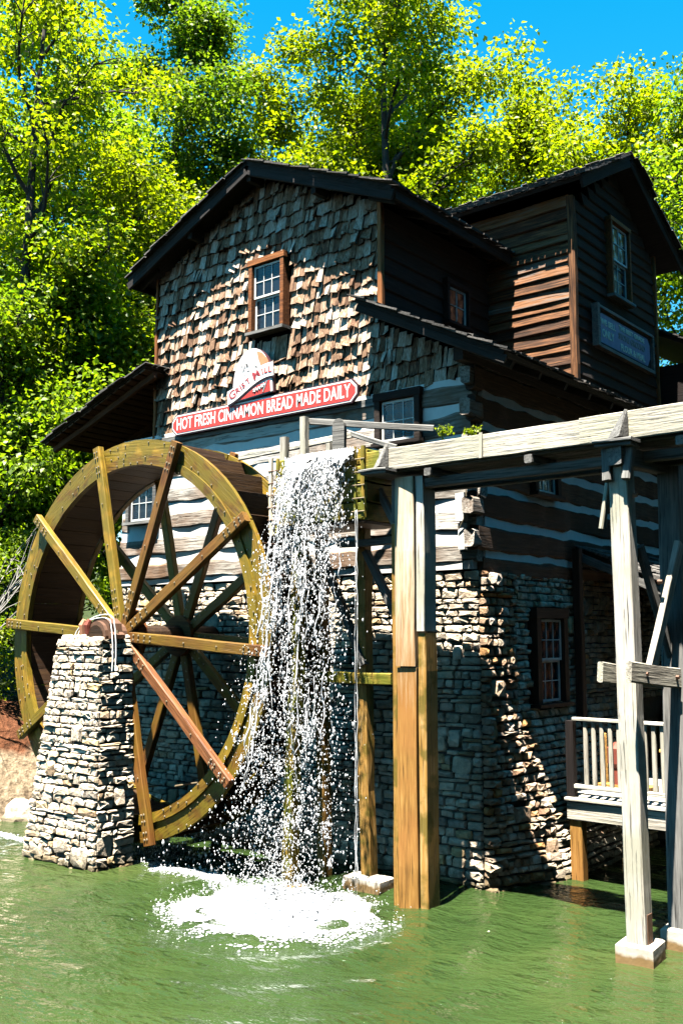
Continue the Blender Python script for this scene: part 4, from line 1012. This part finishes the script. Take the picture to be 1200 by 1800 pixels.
# ------------------------------------------------------------------ falling water
def water_white():
    m = bpy.data.materials.new('white_falling_water'); m.use_nodes = True; nt = m.node_tree; nt.nodes.clear()
    out = nt.nodes.new('ShaderNodeOutputMaterial')
    b = N(nt, 'ShaderNodeBsdfPrincipled', Roughness=.12); b.inputs['Base Color'].default_value = (.93, .94, .95, 1)
    t = N(nt, 'ShaderNodeBsdfTranslucent'); t.inputs['Color'].default_value = (.9, .93, .96, 1)
    mx = N(nt, 'ShaderNodeMixShader'); mx.inputs[0].default_value = .4
    nt.links.new(b.outputs[0], mx.inputs[1]); nt.links.new(t.outputs[0], mx.inputs[2]); nt.links.new(mx.outputs[0], out.inputs[0]); return m
M['spray'] = water_white()
npr = np.random.default_rng(5)
OCT_V = np.array([(1, 0, 0), (-1, 0, 0), (0, 1, 0), (0, -1, 0), (0, 0, 1), (0, 0, -1)], float)
OCT_F = np.array([(0, 2, 4), (2, 1, 4), (1, 3, 4), (3, 0, 4), (2, 0, 5), (1, 2, 5), (3, 1, 5), (0, 3, 5)])
def np_mesh(name, V, Fc, mat, smooth=False):
    me = bpy.data.meshes.new(name); me.vertices.add(len(V)); me.vertices.foreach_set('co', np.ascontiguousarray(V, dtype=np.float32).ravel())
    k = Fc.shape[1]; me.loops.add(Fc.size); me.loops.foreach_set('vertex_index', np.ascontiguousarray(Fc, dtype=np.int32).ravel())
    me.polygons.add(len(Fc)); me.polygons.foreach_set('loop_start', np.arange(0, Fc.size, k, dtype=np.int32)); me.polygons.foreach_set('loop_total', np.full(len(Fc), k, dtype=np.int32))
    if smooth: me.polygons.foreach_set('use_smooth', np.ones(len(Fc), dtype=bool))
    me.materials.append(M[mat]); me.update(calc_edges=True); return me
def blobs(P, S):
    """octahedral drops at P (n,3) with scales S (n,3)"""
    n = len(P); V = P[:, None, :]+OCT_V[None]*S[:, None, :]; Fc = (OCT_F[None]+6*np.arange(n)[:, None, None]).reshape(-1, 3)
    return V.reshape(-1, 3), Fc
def traj(x0, vx, vy, t, z0=5.94):
    return np.stack([x0+vx*t, YA-.02+vy*t, z0+.25*t-4.9*t*t], -1)
g = random.Random(77)
mb = MB()
tmax = math.sqrt(5.94/4.9)+.03
streams = []                     # a handful of coherent streams with their own strands
for k in range(17):
    x0 = g.betavariate(1.3, 1.6)*1.08-9.50; streams.append((x0, (x0+9.0)*.22+g.gauss(0, .05), -g.uniform(.35, 1.3)))
for k in range(110):
    s = g.choice(streams); x0 = s[0]+g.gauss(0, .06); vx = s[1]+g.gauss(0, .07); vy = s[2]*g.uniform(.8, 1.15)
    t0 = g.uniform(.05, .95); L = g.uniform(.04, .16)*(1.3 if t0 < .3 else .8)
    nn = 7; pts = []; rad = []
    ph = g.uniform(0, 6); amp = g.uniform(.006, .03)*(.4+t0)
    R0 = g.uniform(.004, .015)*(1.35 if t0 < .25 else .7)
    for i in range(nn):
        t = min(tmax, t0+L*i/(nn-1)); p = traj(x0, vx, vy, t)
        if p[2] < 0: break
        pts.append((p[0]+amp*math.sin(ph+i*1.7), p[1]+amp*math.cos(ph*1.3+i*1.4), p[2])); rad.append(max(.003, R0*math.sin(math.pi*(i+.6)/(nn+.2))*g.uniform(.5, 1.2)))
    if len(pts) > 2: mb.tube(pts, rad, 5)
# lacy sheets leaving the lip
for L_ in range(3):
    vy0 = (-.45, -.75, -1.1)[L_]; nu, nv = 120, 110; base = len(mb.v); te = (.34, .52, .55)[L_]
    for j in range(nv+1):
        t = te*j/nv
        for i in range(nu+1):
            u = i/nu; x0 = -9.52+1.14*u; nz = noise.noise((x0*3.2, L_*9.1, t*1.5)); nf = noise.noise((x0*11, t*9, L_*5.0))
            p = traj(x0, (x0+9.05)*.25+.10*nz, vy0*(1+.35*nz)+.0, t)
            a = .02+.09*t
            mb.v.append((p[0]+a*nf*.8, p[1]+a*noise.noise((x0*9+3, t*8, 2+L_)), p[2]+a*.6*noise.noise((x0*14, t*14, 7+L_))))
    for j in range(nv):
        for i in range(nu):
            t = te*(j+.5)/nv; x0 = -9.52+1.14*(i+.5)/nu
            w1 = noise.noise((x0*4.5, t*3.4+L_*11, 3)); w2 = noise.noise((x0*15, t*15, 5+L_*3)); w3 = noise.noise((x0*38, t*34, 1+L_))
            edge = min(i, nu-1-i)/nu
            thr = -.54+2.2*t+(1.3*t if x0 > -9.1 else 0)+.25*(L_ == 1)+(.25*(1-edge/.12) if edge < .12 else 0)
            if .55*w1+.55*w2+.42*w3 > thr-.12:
                k0 = base+j*(nu+1)+i; mb.f.append((k0, k0+1, k0+nu+2, k0+nu+1))
# long continuous threads
for k in range(6):
    s = g.choice(streams); x0 = s[0]+g.gauss(0, .05); vx = s[1]+g.gauss(0, .04); vy = s[2]*g.uniform(.85, 1.1); pts = []; rad = []
    ph = g.uniform(0, 6); te = g.uniform(.5, tmax)
    for i in range(34):
        t = te*i/33; p = traj(x0, vx, vy, t); a = .06*t
        pts.append((p[0]+a*math.sin(ph+i*.9)+a*.6*math.sin(i*.37+ph*3)+g.gauss(0, .008), p[1]+a*math.cos(ph+i*.7), max(.0, p[2]))); rad.append(max(.003, g.uniform(.003, .013)*(1.5-t*.6)))
    mb.tube(pts, rad, 5)
# thin drip at the right end of the box
for x0 in (-8.34, -8.31):
    mb.tube([(x0+g.gauss(0, .008), YA-.10-.02*i/30, 5.1-5.0*i/30) for i in range(31)], [g.uniform(.001, .008) for _ in range(31)], 5)
fall = tag(mb.build('waterfall', 'spray', smooth=True), 'white water pouring from the flume box down to the pond', 'waterfall', kind='stuff')
# broken sheet at the lip: small curved scraps
n = 2200
t = npr.beta(1.1, 1.9, n)*.56; si = npr.integers(0, len(streams), n); sa = np.array(streams)
P = traj(sa[si, 0]+npr.normal(0, .09, n), sa[si, 1]+npr.normal(0, .06, n), sa[si, 2]*npr.uniform(.8, 1.1, n), t)
S = np.stack([npr.uniform(.004, .018, n), npr.uniform(.004, .012, n), npr.uniform(.010, .05, n)], -1)*(1.2-t*1.1)[:, None]
V1, F1 = blobs(P, S)
# drops
n = 7000
t = tmax*np.sqrt(npr.uniform(.02, 1, n)); si = npr.integers(0, len(streams), n)
sx_ = .05+.20*t
P = traj(sa[si, 0]+npr.normal(0, 1, n)*sx_, sa[si, 1]+npr.normal(0, .08, n), sa[si, 2]*npr.uniform(.3, 1.35, n), t)
P[:, 2] = np.abs(P[:, 2]); rr = npr.gamma(1.6, .0030, n)+.0025
S = np.stack([rr, rr, rr*npr.uniform(1, 2.4, n)], -1)
V2, F2 = blobs(P, S)
# clumps of drops torn off the streams
nc, m_ = 190, 34
tc = tmax*npr.uniform(.25, .98, nc); sc_ = npr.integers(0, len(streams), nc)
Pc = traj(sa[sc_, 0]+npr.normal(0, .07, nc), sa[sc_, 1]+npr.normal(0, .05, nc), sa[sc_, 2]*npr.uniform(.8, 1.15, nc), tc)
n = nc*m_; spd = npr.uniform(.02, .07, nc)
P = np.repeat(Pc, m_, 0)+npr.normal(0, 1, (n, 3))*np.repeat(spd, m_)[:, None]*np.array([.8, .8, 2.0]); P[:, 2] = np.abs(P[:, 2])
rr = npr.gamma(1.5, .0034, n)+.002; V5, F5 = blobs(P, np.stack([rr, rr, rr*npr.uniform(1, 2.2, n)], -1))
# drips from the wheel rim and splash drops above the foam
n = 1500
a = npr.uniform(R(-95), R(25), n); P = np.stack([WC.x+(RO+npr.exponential(.05, n))*np.cos(a), WC.y+npr.uniform(-.05, WID, n), WC.z+RO*np.sin(a)], -1); P[:, 2] = np.clip(P[:, 2]-npr.exponential(.35, n), 0.02, 9)
rr = npr.gamma(2, .003, n)+.003; V3, F3 = blobs(P, np.stack([rr, rr, rr*1.8], -1))
n = 7000
d = np.abs(npr.normal(0, .5, n)); a = npr.uniform(0, 2*np.pi, n)
P = np.stack([SPL[0]+d*1.15*np.cos(a), SPL[1]+d*1.0*np.sin(a), npr.exponential(.13, n)*np.exp(-d*.5)+.02], -1)
rr = npr.gamma(1.6, .0032, n)+.002; V4, F4 = blobs(P, np.stack([rr]*3, -1))
V = np.concatenate([V1, V2, V3, V4, V5]); Fc = np.concatenate([F1, F2+len(V1), F3+len(V1)+len(V2), F4+len(V1)+len(V2)+len(V3), F5+len(V1)+len(V2)+len(V3)+len(V4)])
tag(link(bpy.data.objects.new('water_drops', np_mesh('water_drops', V, Fc, 'spray', True))), 'countless white water drops flying around the waterfall', 'water drops', kind='stuff')
# foam lying on the pond
fm = MB(); nr, na = 40, 96; c0 = SPL
for i in range(nr+1):
    for j in range(na):
        a = 2*math.pi*j/na; edge = .86*(1+.24*noise.noise((math.cos(a)*1.6, math.sin(a)*1.6, 7))+.10*noise.noise((math.cos(a)*5, math.sin(a)*5, 3)))
        q = i/nr; x = c0[0]+edge*1.12*q*math.cos(a); y = c0[1]+edge*q*math.sin(a)
        h = (.05+.07*noise.noise((x*5, y*5, 1))+.09*noise.noise((x*13, y*13, 4))+.05*noise.noise((x*31, y*31, 2)))*(1-q**3)+.05*(1-q)
        fm.v.append((x, y, wave_h(x, y)+h*(1-q**6)-.02*q**4))
fm.f = [(i*na+j, (i+1)*na+j, (i+1)*na+(j+1) % na, i*na+(j+1) % na) for i in range(nr) for j in range(na)]
tag(fm.build('foam_patch', 'spray', smooth=True), 'round patch of white churned foam where the water lands', 'foam', kind='stuff')
n = 34000
d = npr.uniform(.25, 1, n)**.5*1.0*(1+npr.exponential(.10, n)); a = npr.uniform(0, 2*np.pi, n)
x = SPL[0]+d*1.18*np.cos(a); y = SPL[1]+d*1.05*np.sin(a)
k = 2600; x[:k] = -11.0+npr.normal(0, .75, k); y[:k] = 10.2+npr.normal(0, .10, k)+.12*np.sin(x[:k]*5)     # strip of foam under the wheel
k2 = 3600; x[k:k2] = -15.6+npr.normal(0, .45, k2-k); y[k:k2] = 10.0+npr.normal(0, .07, k2-k)               # and behind the pier
keep = np.array([noise.noise((xx*2.6, yy*2.6, 5)) > -.12 or i < k2 for i, (xx, yy) in enumerate(zip(x, y))])
x, y, n = x[keep], y[keep], keep.sum()
z = np.array([wave_h(xx, yy) for xx, yy in zip(x, y)])+.004
rr = npr.gamma(1.5, .0038, n)+.0025; V, Fc = blobs(np.stack([x, y, z], -1), np.stack([rr*1.5, rr*1.5, rr*.35], -1))
tag(link(bpy.data.objects.new('foam_flecks', np_mesh('foam_flecks', V, Fc, 'spray', True))), 'scattered white foam flecks drifting on the green water', 'foam', kind='stuff')

# ------------------------------------------------------------------ trees
def leaves(centres, radii, per, size, seed, flat=.8):
    q = np.random.default_rng(seed); C_ = np.repeat(np.array(centres), per, 0); Rr = np.repeat(np.array(radii), per)
    n = len(C_); d = q.normal(0, 1, (n, 3)); d /= np.linalg.norm(d, axis=1)[:, None]; d *= (q.uniform(0, 1, n)**.45*Rr)[:, None]; d[:, 2] *= flat
    P = C_+d
    # leaf axis roughly outward and drooping, normal roughly up
    ax = d*np.array([1, 1, .3])+q.normal(0, .35, (n, 3)); ax[:, 2] -= .25; ax /= np.linalg.norm(ax, axis=1)[:, None]+1e-6
    nm = np.array([0, 0, 1.0])+q.normal(0, .55, (n, 3)); sd_ = np.cross(nm, ax); sd_ /= np.linalg.norm(sd_, axis=1)[:, None]+1e-6
    L = size*q.uniform(.6, 1.25, n)[:, None]; w_ = L*q.uniform(.30, .46, n)[:, None]; up = np.cross(ax, sd_)
    V = np.stack([P, P+ax*L*.5-sd_*w_+up*w_*.3, P+ax*L-up*w_*.15, P+ax*L*.5+sd_*w_+up*w_*.3], 1).reshape(-1, 3)
    k = 4*np.arange(n)[:, None]
    Fc = np.concatenate([k+np.array([0, 1, 2]), k+np.array([0, 2, 3])])
    return V, Fc
def tree(name, base, H, spread, crown0, seed, leaf, nclump, per, lsize, label, lean=(0, 0), group='trees behind the mill', tr=.22, clr=(.55, .95), shape='round', cat='tree', limbs=None):
    r = random.Random(seed); b = Vector(base)
    root = thing(name, base, label, cat, group)
    mb = MB(); n = 9; tp = []
    for i in range(n+1):
        t = i/n; tp.append(b+Vector((lean[0]*t+.25*H*.05*math.sin(t*5+seed), lean[1]*t+.25*H*.05*math.cos(t*4+seed*2), H*.96*t)))
    mb.tube(tp, [tr*(1-.9*i/n)+.015 for i in range(n+1)], 8)
    tips = []
    nl = limbs or 16
    def along(t):
        x = t*n; i = min(n-1, int(x)); return tp[i].lerp(tp[i+1], x-i)
    for k in range(nl):
        t = crown0+(1-crown0)*((k+.5)/nl)*.95; p = along(t)
        q = (t-crown0)/(1-crown0)
        prof = {'round': math.sin(math.pi*min(1, .18+.82*q*.95))**.7, 'cone': 1.05-q*.8, 'vase': .45+.75*q if q < .75 else 1.0*(1-q)*3.2+.2}[shape]
        L = spread*max(.18, prof)*r.uniform(.75, 1.15); a = k*2.4+r.uniform(-.5, .5); el = r.uniform(.25, .8)+.4*q
        d = Vector((math.cos(a)*math.cos(el), math.sin(a)*math.cos(el), math.sin(el)))
        pts = [p]; m_ = 5
        for i in range(m_):
            d = (d+Vector((r.gauss(0, .16), r.gauss(0, .16), r.gauss(.03, .12)))).normalized(); pts.append(pts[-1]+d*L/m_)
        r0 = tr*(1-.85*t)*.55+.012
        mb.tube(pts, [r0*(1-.8*i/m_)+.006 for i in range(m_+1)], 6)
        for i in range(2, m_+1):
            tips.append(pts[i])
            for s in range(2):
                d2 = (d+Vector((r.gauss(0, .8), r.gauss(0, .8), r.gauss(.1, .5)))).normalized(); l2 = L*r.uniform(.18, .38)
                e = pts[i]+d2*l2; mid = pts[i].lerp(e, .5)+Vector((0, 0, .04*l2))
                mb.tube([pts[i], mid, e], [r0*.35+.004, r0*.22+.003, .004], 4); tips.append(e); tips.append(mid.lerp(e, .3))
    mb.build('trunk', 'bark', root)
    tips.append(tp[-1]); tips.append(tp[-2])
    cs = []; rs = []
    for k in range(nclump):
        c = r.choice(tips)+Vector((r.gauss(0, .35), r.gauss(0, .35), r.gauss(0, .3))); cs.append(c[:]); rs.append(r.uniform(*clr))
    V, Fc = leaves(cs, rs, int(per*1.75), lsize*.74, seed+1)
    link(bpy.data.objects.new('crown', np_mesh('crown', V, Fc, leaf)), root)
    return root
GH = lambda x, y: ground_h(x, y)-.1
def T(x, y, *a, **k): return tree('broadleaf_tree', (x, y, GH(x, y)), *a, **k)
T(-20.9, 12.0, 18.5, 3.6, .42, 31, 'leaf_y', 150, 46, .19, 'leaning tree with dark bare limbs at the upper left corner', lean=(.6, 1.6), tr=.2, shape='vase', clr=(.4, .75))
T(-23.9, 16.0, 19.5, 4.2, .22, 32, 'leaf_g', 270, 60, .21, 'tall leafy green tree at left behind the leaning tree')
T(-23.2, 19.8, 23.0, 3.0, .22, 33, 'leaf_d', 400, 70, .20, 'tall narrow dark green tree left of the mill gable', clr=(.5, .9))
T(-21.6, 17.2, 14.5, 3.4, .25, 34, 'leaf_y', 280, 64, .20, 'bright yellow green tree in front of the dark narrow tree')
T(-20.6, 14.6, 11.0, 3.0, .22, 35, 'leaf_g', 260, 60, .19, 'mid green tree rising directly left of the mill roof')
T(-20.4, 12.3, 8.6, 2.4, .25, 36, 'leaf_g', 170, 56, .18, 'small leafy tree beside the shed roof at left edge')
T(-23.6, 24.6, 20.8, 3.6, .3, 37, 'leaf_y', 210, 56, .22, 'thin yellow green tree behind the gable peak')
T(-17.9, 24.5, 24.0, 5.4, .36, 38, 'leaf_y', 430, 60, .22, 'large airy yellow green tree above the main roof', shape='vase', tr=.26, limbs=18)
T(-19.6, 26.5, 17.0, 4.0, .3, 39, 'leaf_y', 220, 56, .22, 'lower bright tree between the gable and the tower')
T(-15.4, 28.5, 18.4, 3.8, .3, 40, 'leaf_y', 240, 56, .22, 'yellow green tree right behind the tower ridge')
T(-12.0, 28.6, 17.2, 3.6, .3, 41, 'leaf_y', 240, 58, .22, 'rounded bright tree rising over the tower roof')
T(-9.6, 28.5, 16.4, 3.2, .25, 42, 'leaf_g', 220, 58, .22, 'green tree at the right edge beside the tower')
T(-21.2, 27.0, 20.0, 4.2, .3, 47, 'leaf_y', 230, 56, .22, 'airy yellow green tree just right of the gable peak')
T(-14.2, 26.0, 13.5, 3.4, .3, 48, 'leaf_y', 200, 56, .2, 'low bright tree in the gap between both roofs')
T(-22.0, 32.0, 23.0, 4.6, .3, 49, 'leaf_g', 240, 56, .25, 'far tree filling the sky behind the airy crown')
T(-29.0, 15.5, 19.0, 4.6, .15, 43, 'leaf_g', 200, 60, .23, 'leafy forest tree filling the left background')
T(-26.0, 12.6, 15.0, 4.0, .12, 44, 'leaf_g', 190, 60, .22, 'shaded forest tree low at the left edge')
T(-25.5, 19.5, 13.0, 4.0, .12, 45, 'leaf_g', 220, 60, .22, 'shaded low tree deep behind the shed roof')
T(-30.0, 23.0, 21.0, 4.4, .2, 46, 'leaf_g', 260, 56, .24, 'far green tree seen between the left crowns')
T(-5.0, 29.0, 16.0, 3.8, .15, 50, 'leaf_g', 190, 50, .24, 'green tree standing right of the mill beyond the porch', group='trees right of the mill')
T(0.5, 27.5, 14.5, 3.8, .12, 51, 'leaf_d', 190, 50, .24, 'darker tree at the far end of the porch deck', group='trees right of the mill')
# understory shrubs on the left bank
def shrub(base, H, spread, seed, leaf, n, label):
    return tree('bank_shrub', (base[0], base[1], GH(*base)), H, spread, .1, seed, leaf, n, 46, .13, label, group='shrubs on the left bank', tr=.05, clr=(.25, .5), cat='shrub', limbs=9)
shrub((-18.9, 12.6), 3.6, 1.4, 61, 'leaf_g', 90, 'shaded shrub between the wheel and the shed roof')
shrub((-20.3, 11.2), 3.0, 1.6, 62, 'leaf_d', 90, 'dark shrub behind the bare twigs at left edge')
shrub((-22.5, 13.6), 4.2, 2.0, 63, 'leaf_d', 110, 'larger dark shrub further back on the bank')
shrub((-17.2, 13.2), 1.7, .8, 64, 'leaf_y', 36, 'small bright shrub at the mill wall behind the wheel')
shrub((-19.4, 10.9), .9, .8, 65, 'leaf_y', 30, 'low yellow green plant on the sunny bank')
# bare twigs reaching in from the left
tw = thing('bare_branch', (-19.0, 10.9, GH(-19, 10.9)), 'bare pale twiggy branches in front of the dark shrubs', 'branch')
r = random.Random(9)
for k in range(7):
    p = Vector((-18.9, 10.9, GH(-19, 10.9))); d = Vector((r.uniform(-.3, .5), r.uniform(-.3, .3), 1)).normalized(); mb = MB(); pts = [p]
    for i in range(9):
        d = (d+Vector((r.gauss(.06, .2), r.gauss(0, .15), r.gauss(-.05, .15)))).normalized(); p = p+d*.42; pts.append(p)
        if i > 2:
            for s in range(2):
                e = (d+Vector((r.gauss(0, .8), r.gauss(0, .6), r.gauss(.1, .5)))).normalized()*r.uniform(.3, .9)
                mb.tube([p, p+e*.5+Vector((0, 0, .05)), p+e], [.010, .007, .003], 4)
    mb.tube(pts, [.026*(1-i/10)+.004 for i in range(10)], 5); mb.build('branch_stem', 'twig', tw)
# weeds growing on the flume edge
def weed(x, y, z, seed, h, label):
    r = random.Random(seed); root = thing('flume_weed', (x, y, z), label, 'weed', 'weeds on the flume'); mb = MB(); tips = []
    for k in range(9):
        e = Vector((x+r.gauss(0, .07), y+r.gauss(0, .04), z+h*r.uniform(.5, 1))); m_ = Vector((x+r.gauss(0, .02), y, z+h*.4)); mb.tube([(x+r.gauss(0, .03), y, z-.03), m_, e], [.004, .003, .002], 4); tips += [e, m_.lerp(e, .5)]
    mb.build('stem', 'leaf_g', root)
    V, Fc = leaves([t[:] for t in tips], [.03]*len(tips), 9, .035, seed); link(bpy.data.objects.new('foliage', np_mesh('foliage', V, Fc, 'leaf_y')), root)
weed(-7.02, YA+.05, 5.89, 1, .22, 'taller tuft of weeds growing on the flume edge')
weed(-6.62, YA+.05, 5.89, 2, .15, 'lower wider tuft of weeds right of the taller tuft')
# rocks on the bank
bk = random.Random(4)
for k, (x, y, s, lab) in enumerate([(-17.0, 11.2, .55, 'low tan rock on the bank behind the pier'), (-18.6, 10.9, .4, 'small tan rock at the left edge of the bank')]):
    import bmesh
    bm = bmesh.new(); bmesh.ops.create_icosphere(bm, subdivisions=3, radius=1)
    for v in bm.verts:
        nn = noise.noise(v.co*1.3+Vector((k*7, 0, 0)))*.35+noise.noise(v.co*3.5+Vector((k*3, 5, 0)))*.14; v.co *= (1+nn)
    me = bpy.data.meshes.new('bank_rock'); bm.to_mesh(me); bm.free(); me.materials.append(M['stone_warm'])
    tag(link(bpy.data.objects.new('bank_rock', me), None, Matrix.Translation((x, y, max(.05, GH(x, y)+.1))) @ Matrix.Rotation(k*1.3, 4, 'Z') @ Matrix.Diagonal((s, s*.8, s*.5, 1))), lab, 'rock', 'rocks on the bank')
# added unseen wood behind and beside the viewer, keeps sky light off the walls
M['leaf_f'] = leaf_mat('sky_block_leaf', (.015, .035, .006), (.04, .07, .012), .25)
q = np.random.default_rng(12); cs = []; rs = []
spots = []
for k in range(46):
    a = HEAD+R(78)+R(200)*k/45+q.normal(0, .03); d = q.uniform(7, 20); spots.append((d*math.cos(a), d*math.sin(a), q.uniform(24, 34)))
for k in range(16): spots.append((q.uniform(3.5, 14), q.uniform(6, 36), q.uniform(15, 23)))
for bx, by, hgt in spots:
    for j in range(24):
        h = hgt*(.06+.94*q.uniform()); w_ = 2.6*math.sin(math.pi*min(.97, .15+.85*h/hgt))+.5
        x_, y_ = bx+q.normal(0, w_*.5), by+q.normal(0, w_*.5)
        if x_*math.cos(HEAD)+y_*math.sin(HEAD) > -3 and x_ < 3: continue
        cs.append((x_, y_, h+1.0)); rs.append(q.uniform(1.1, 1.9))
V, Fc = leaves(cs, rs, 56, .62, 3)
tag(link(bpy.data.objects.new('far_wood', np_mesh('far_wood', V, Fc, 'leaf_f'))), 'dense green wood standing round the near side of the pond', 'wood', kind='stuff')
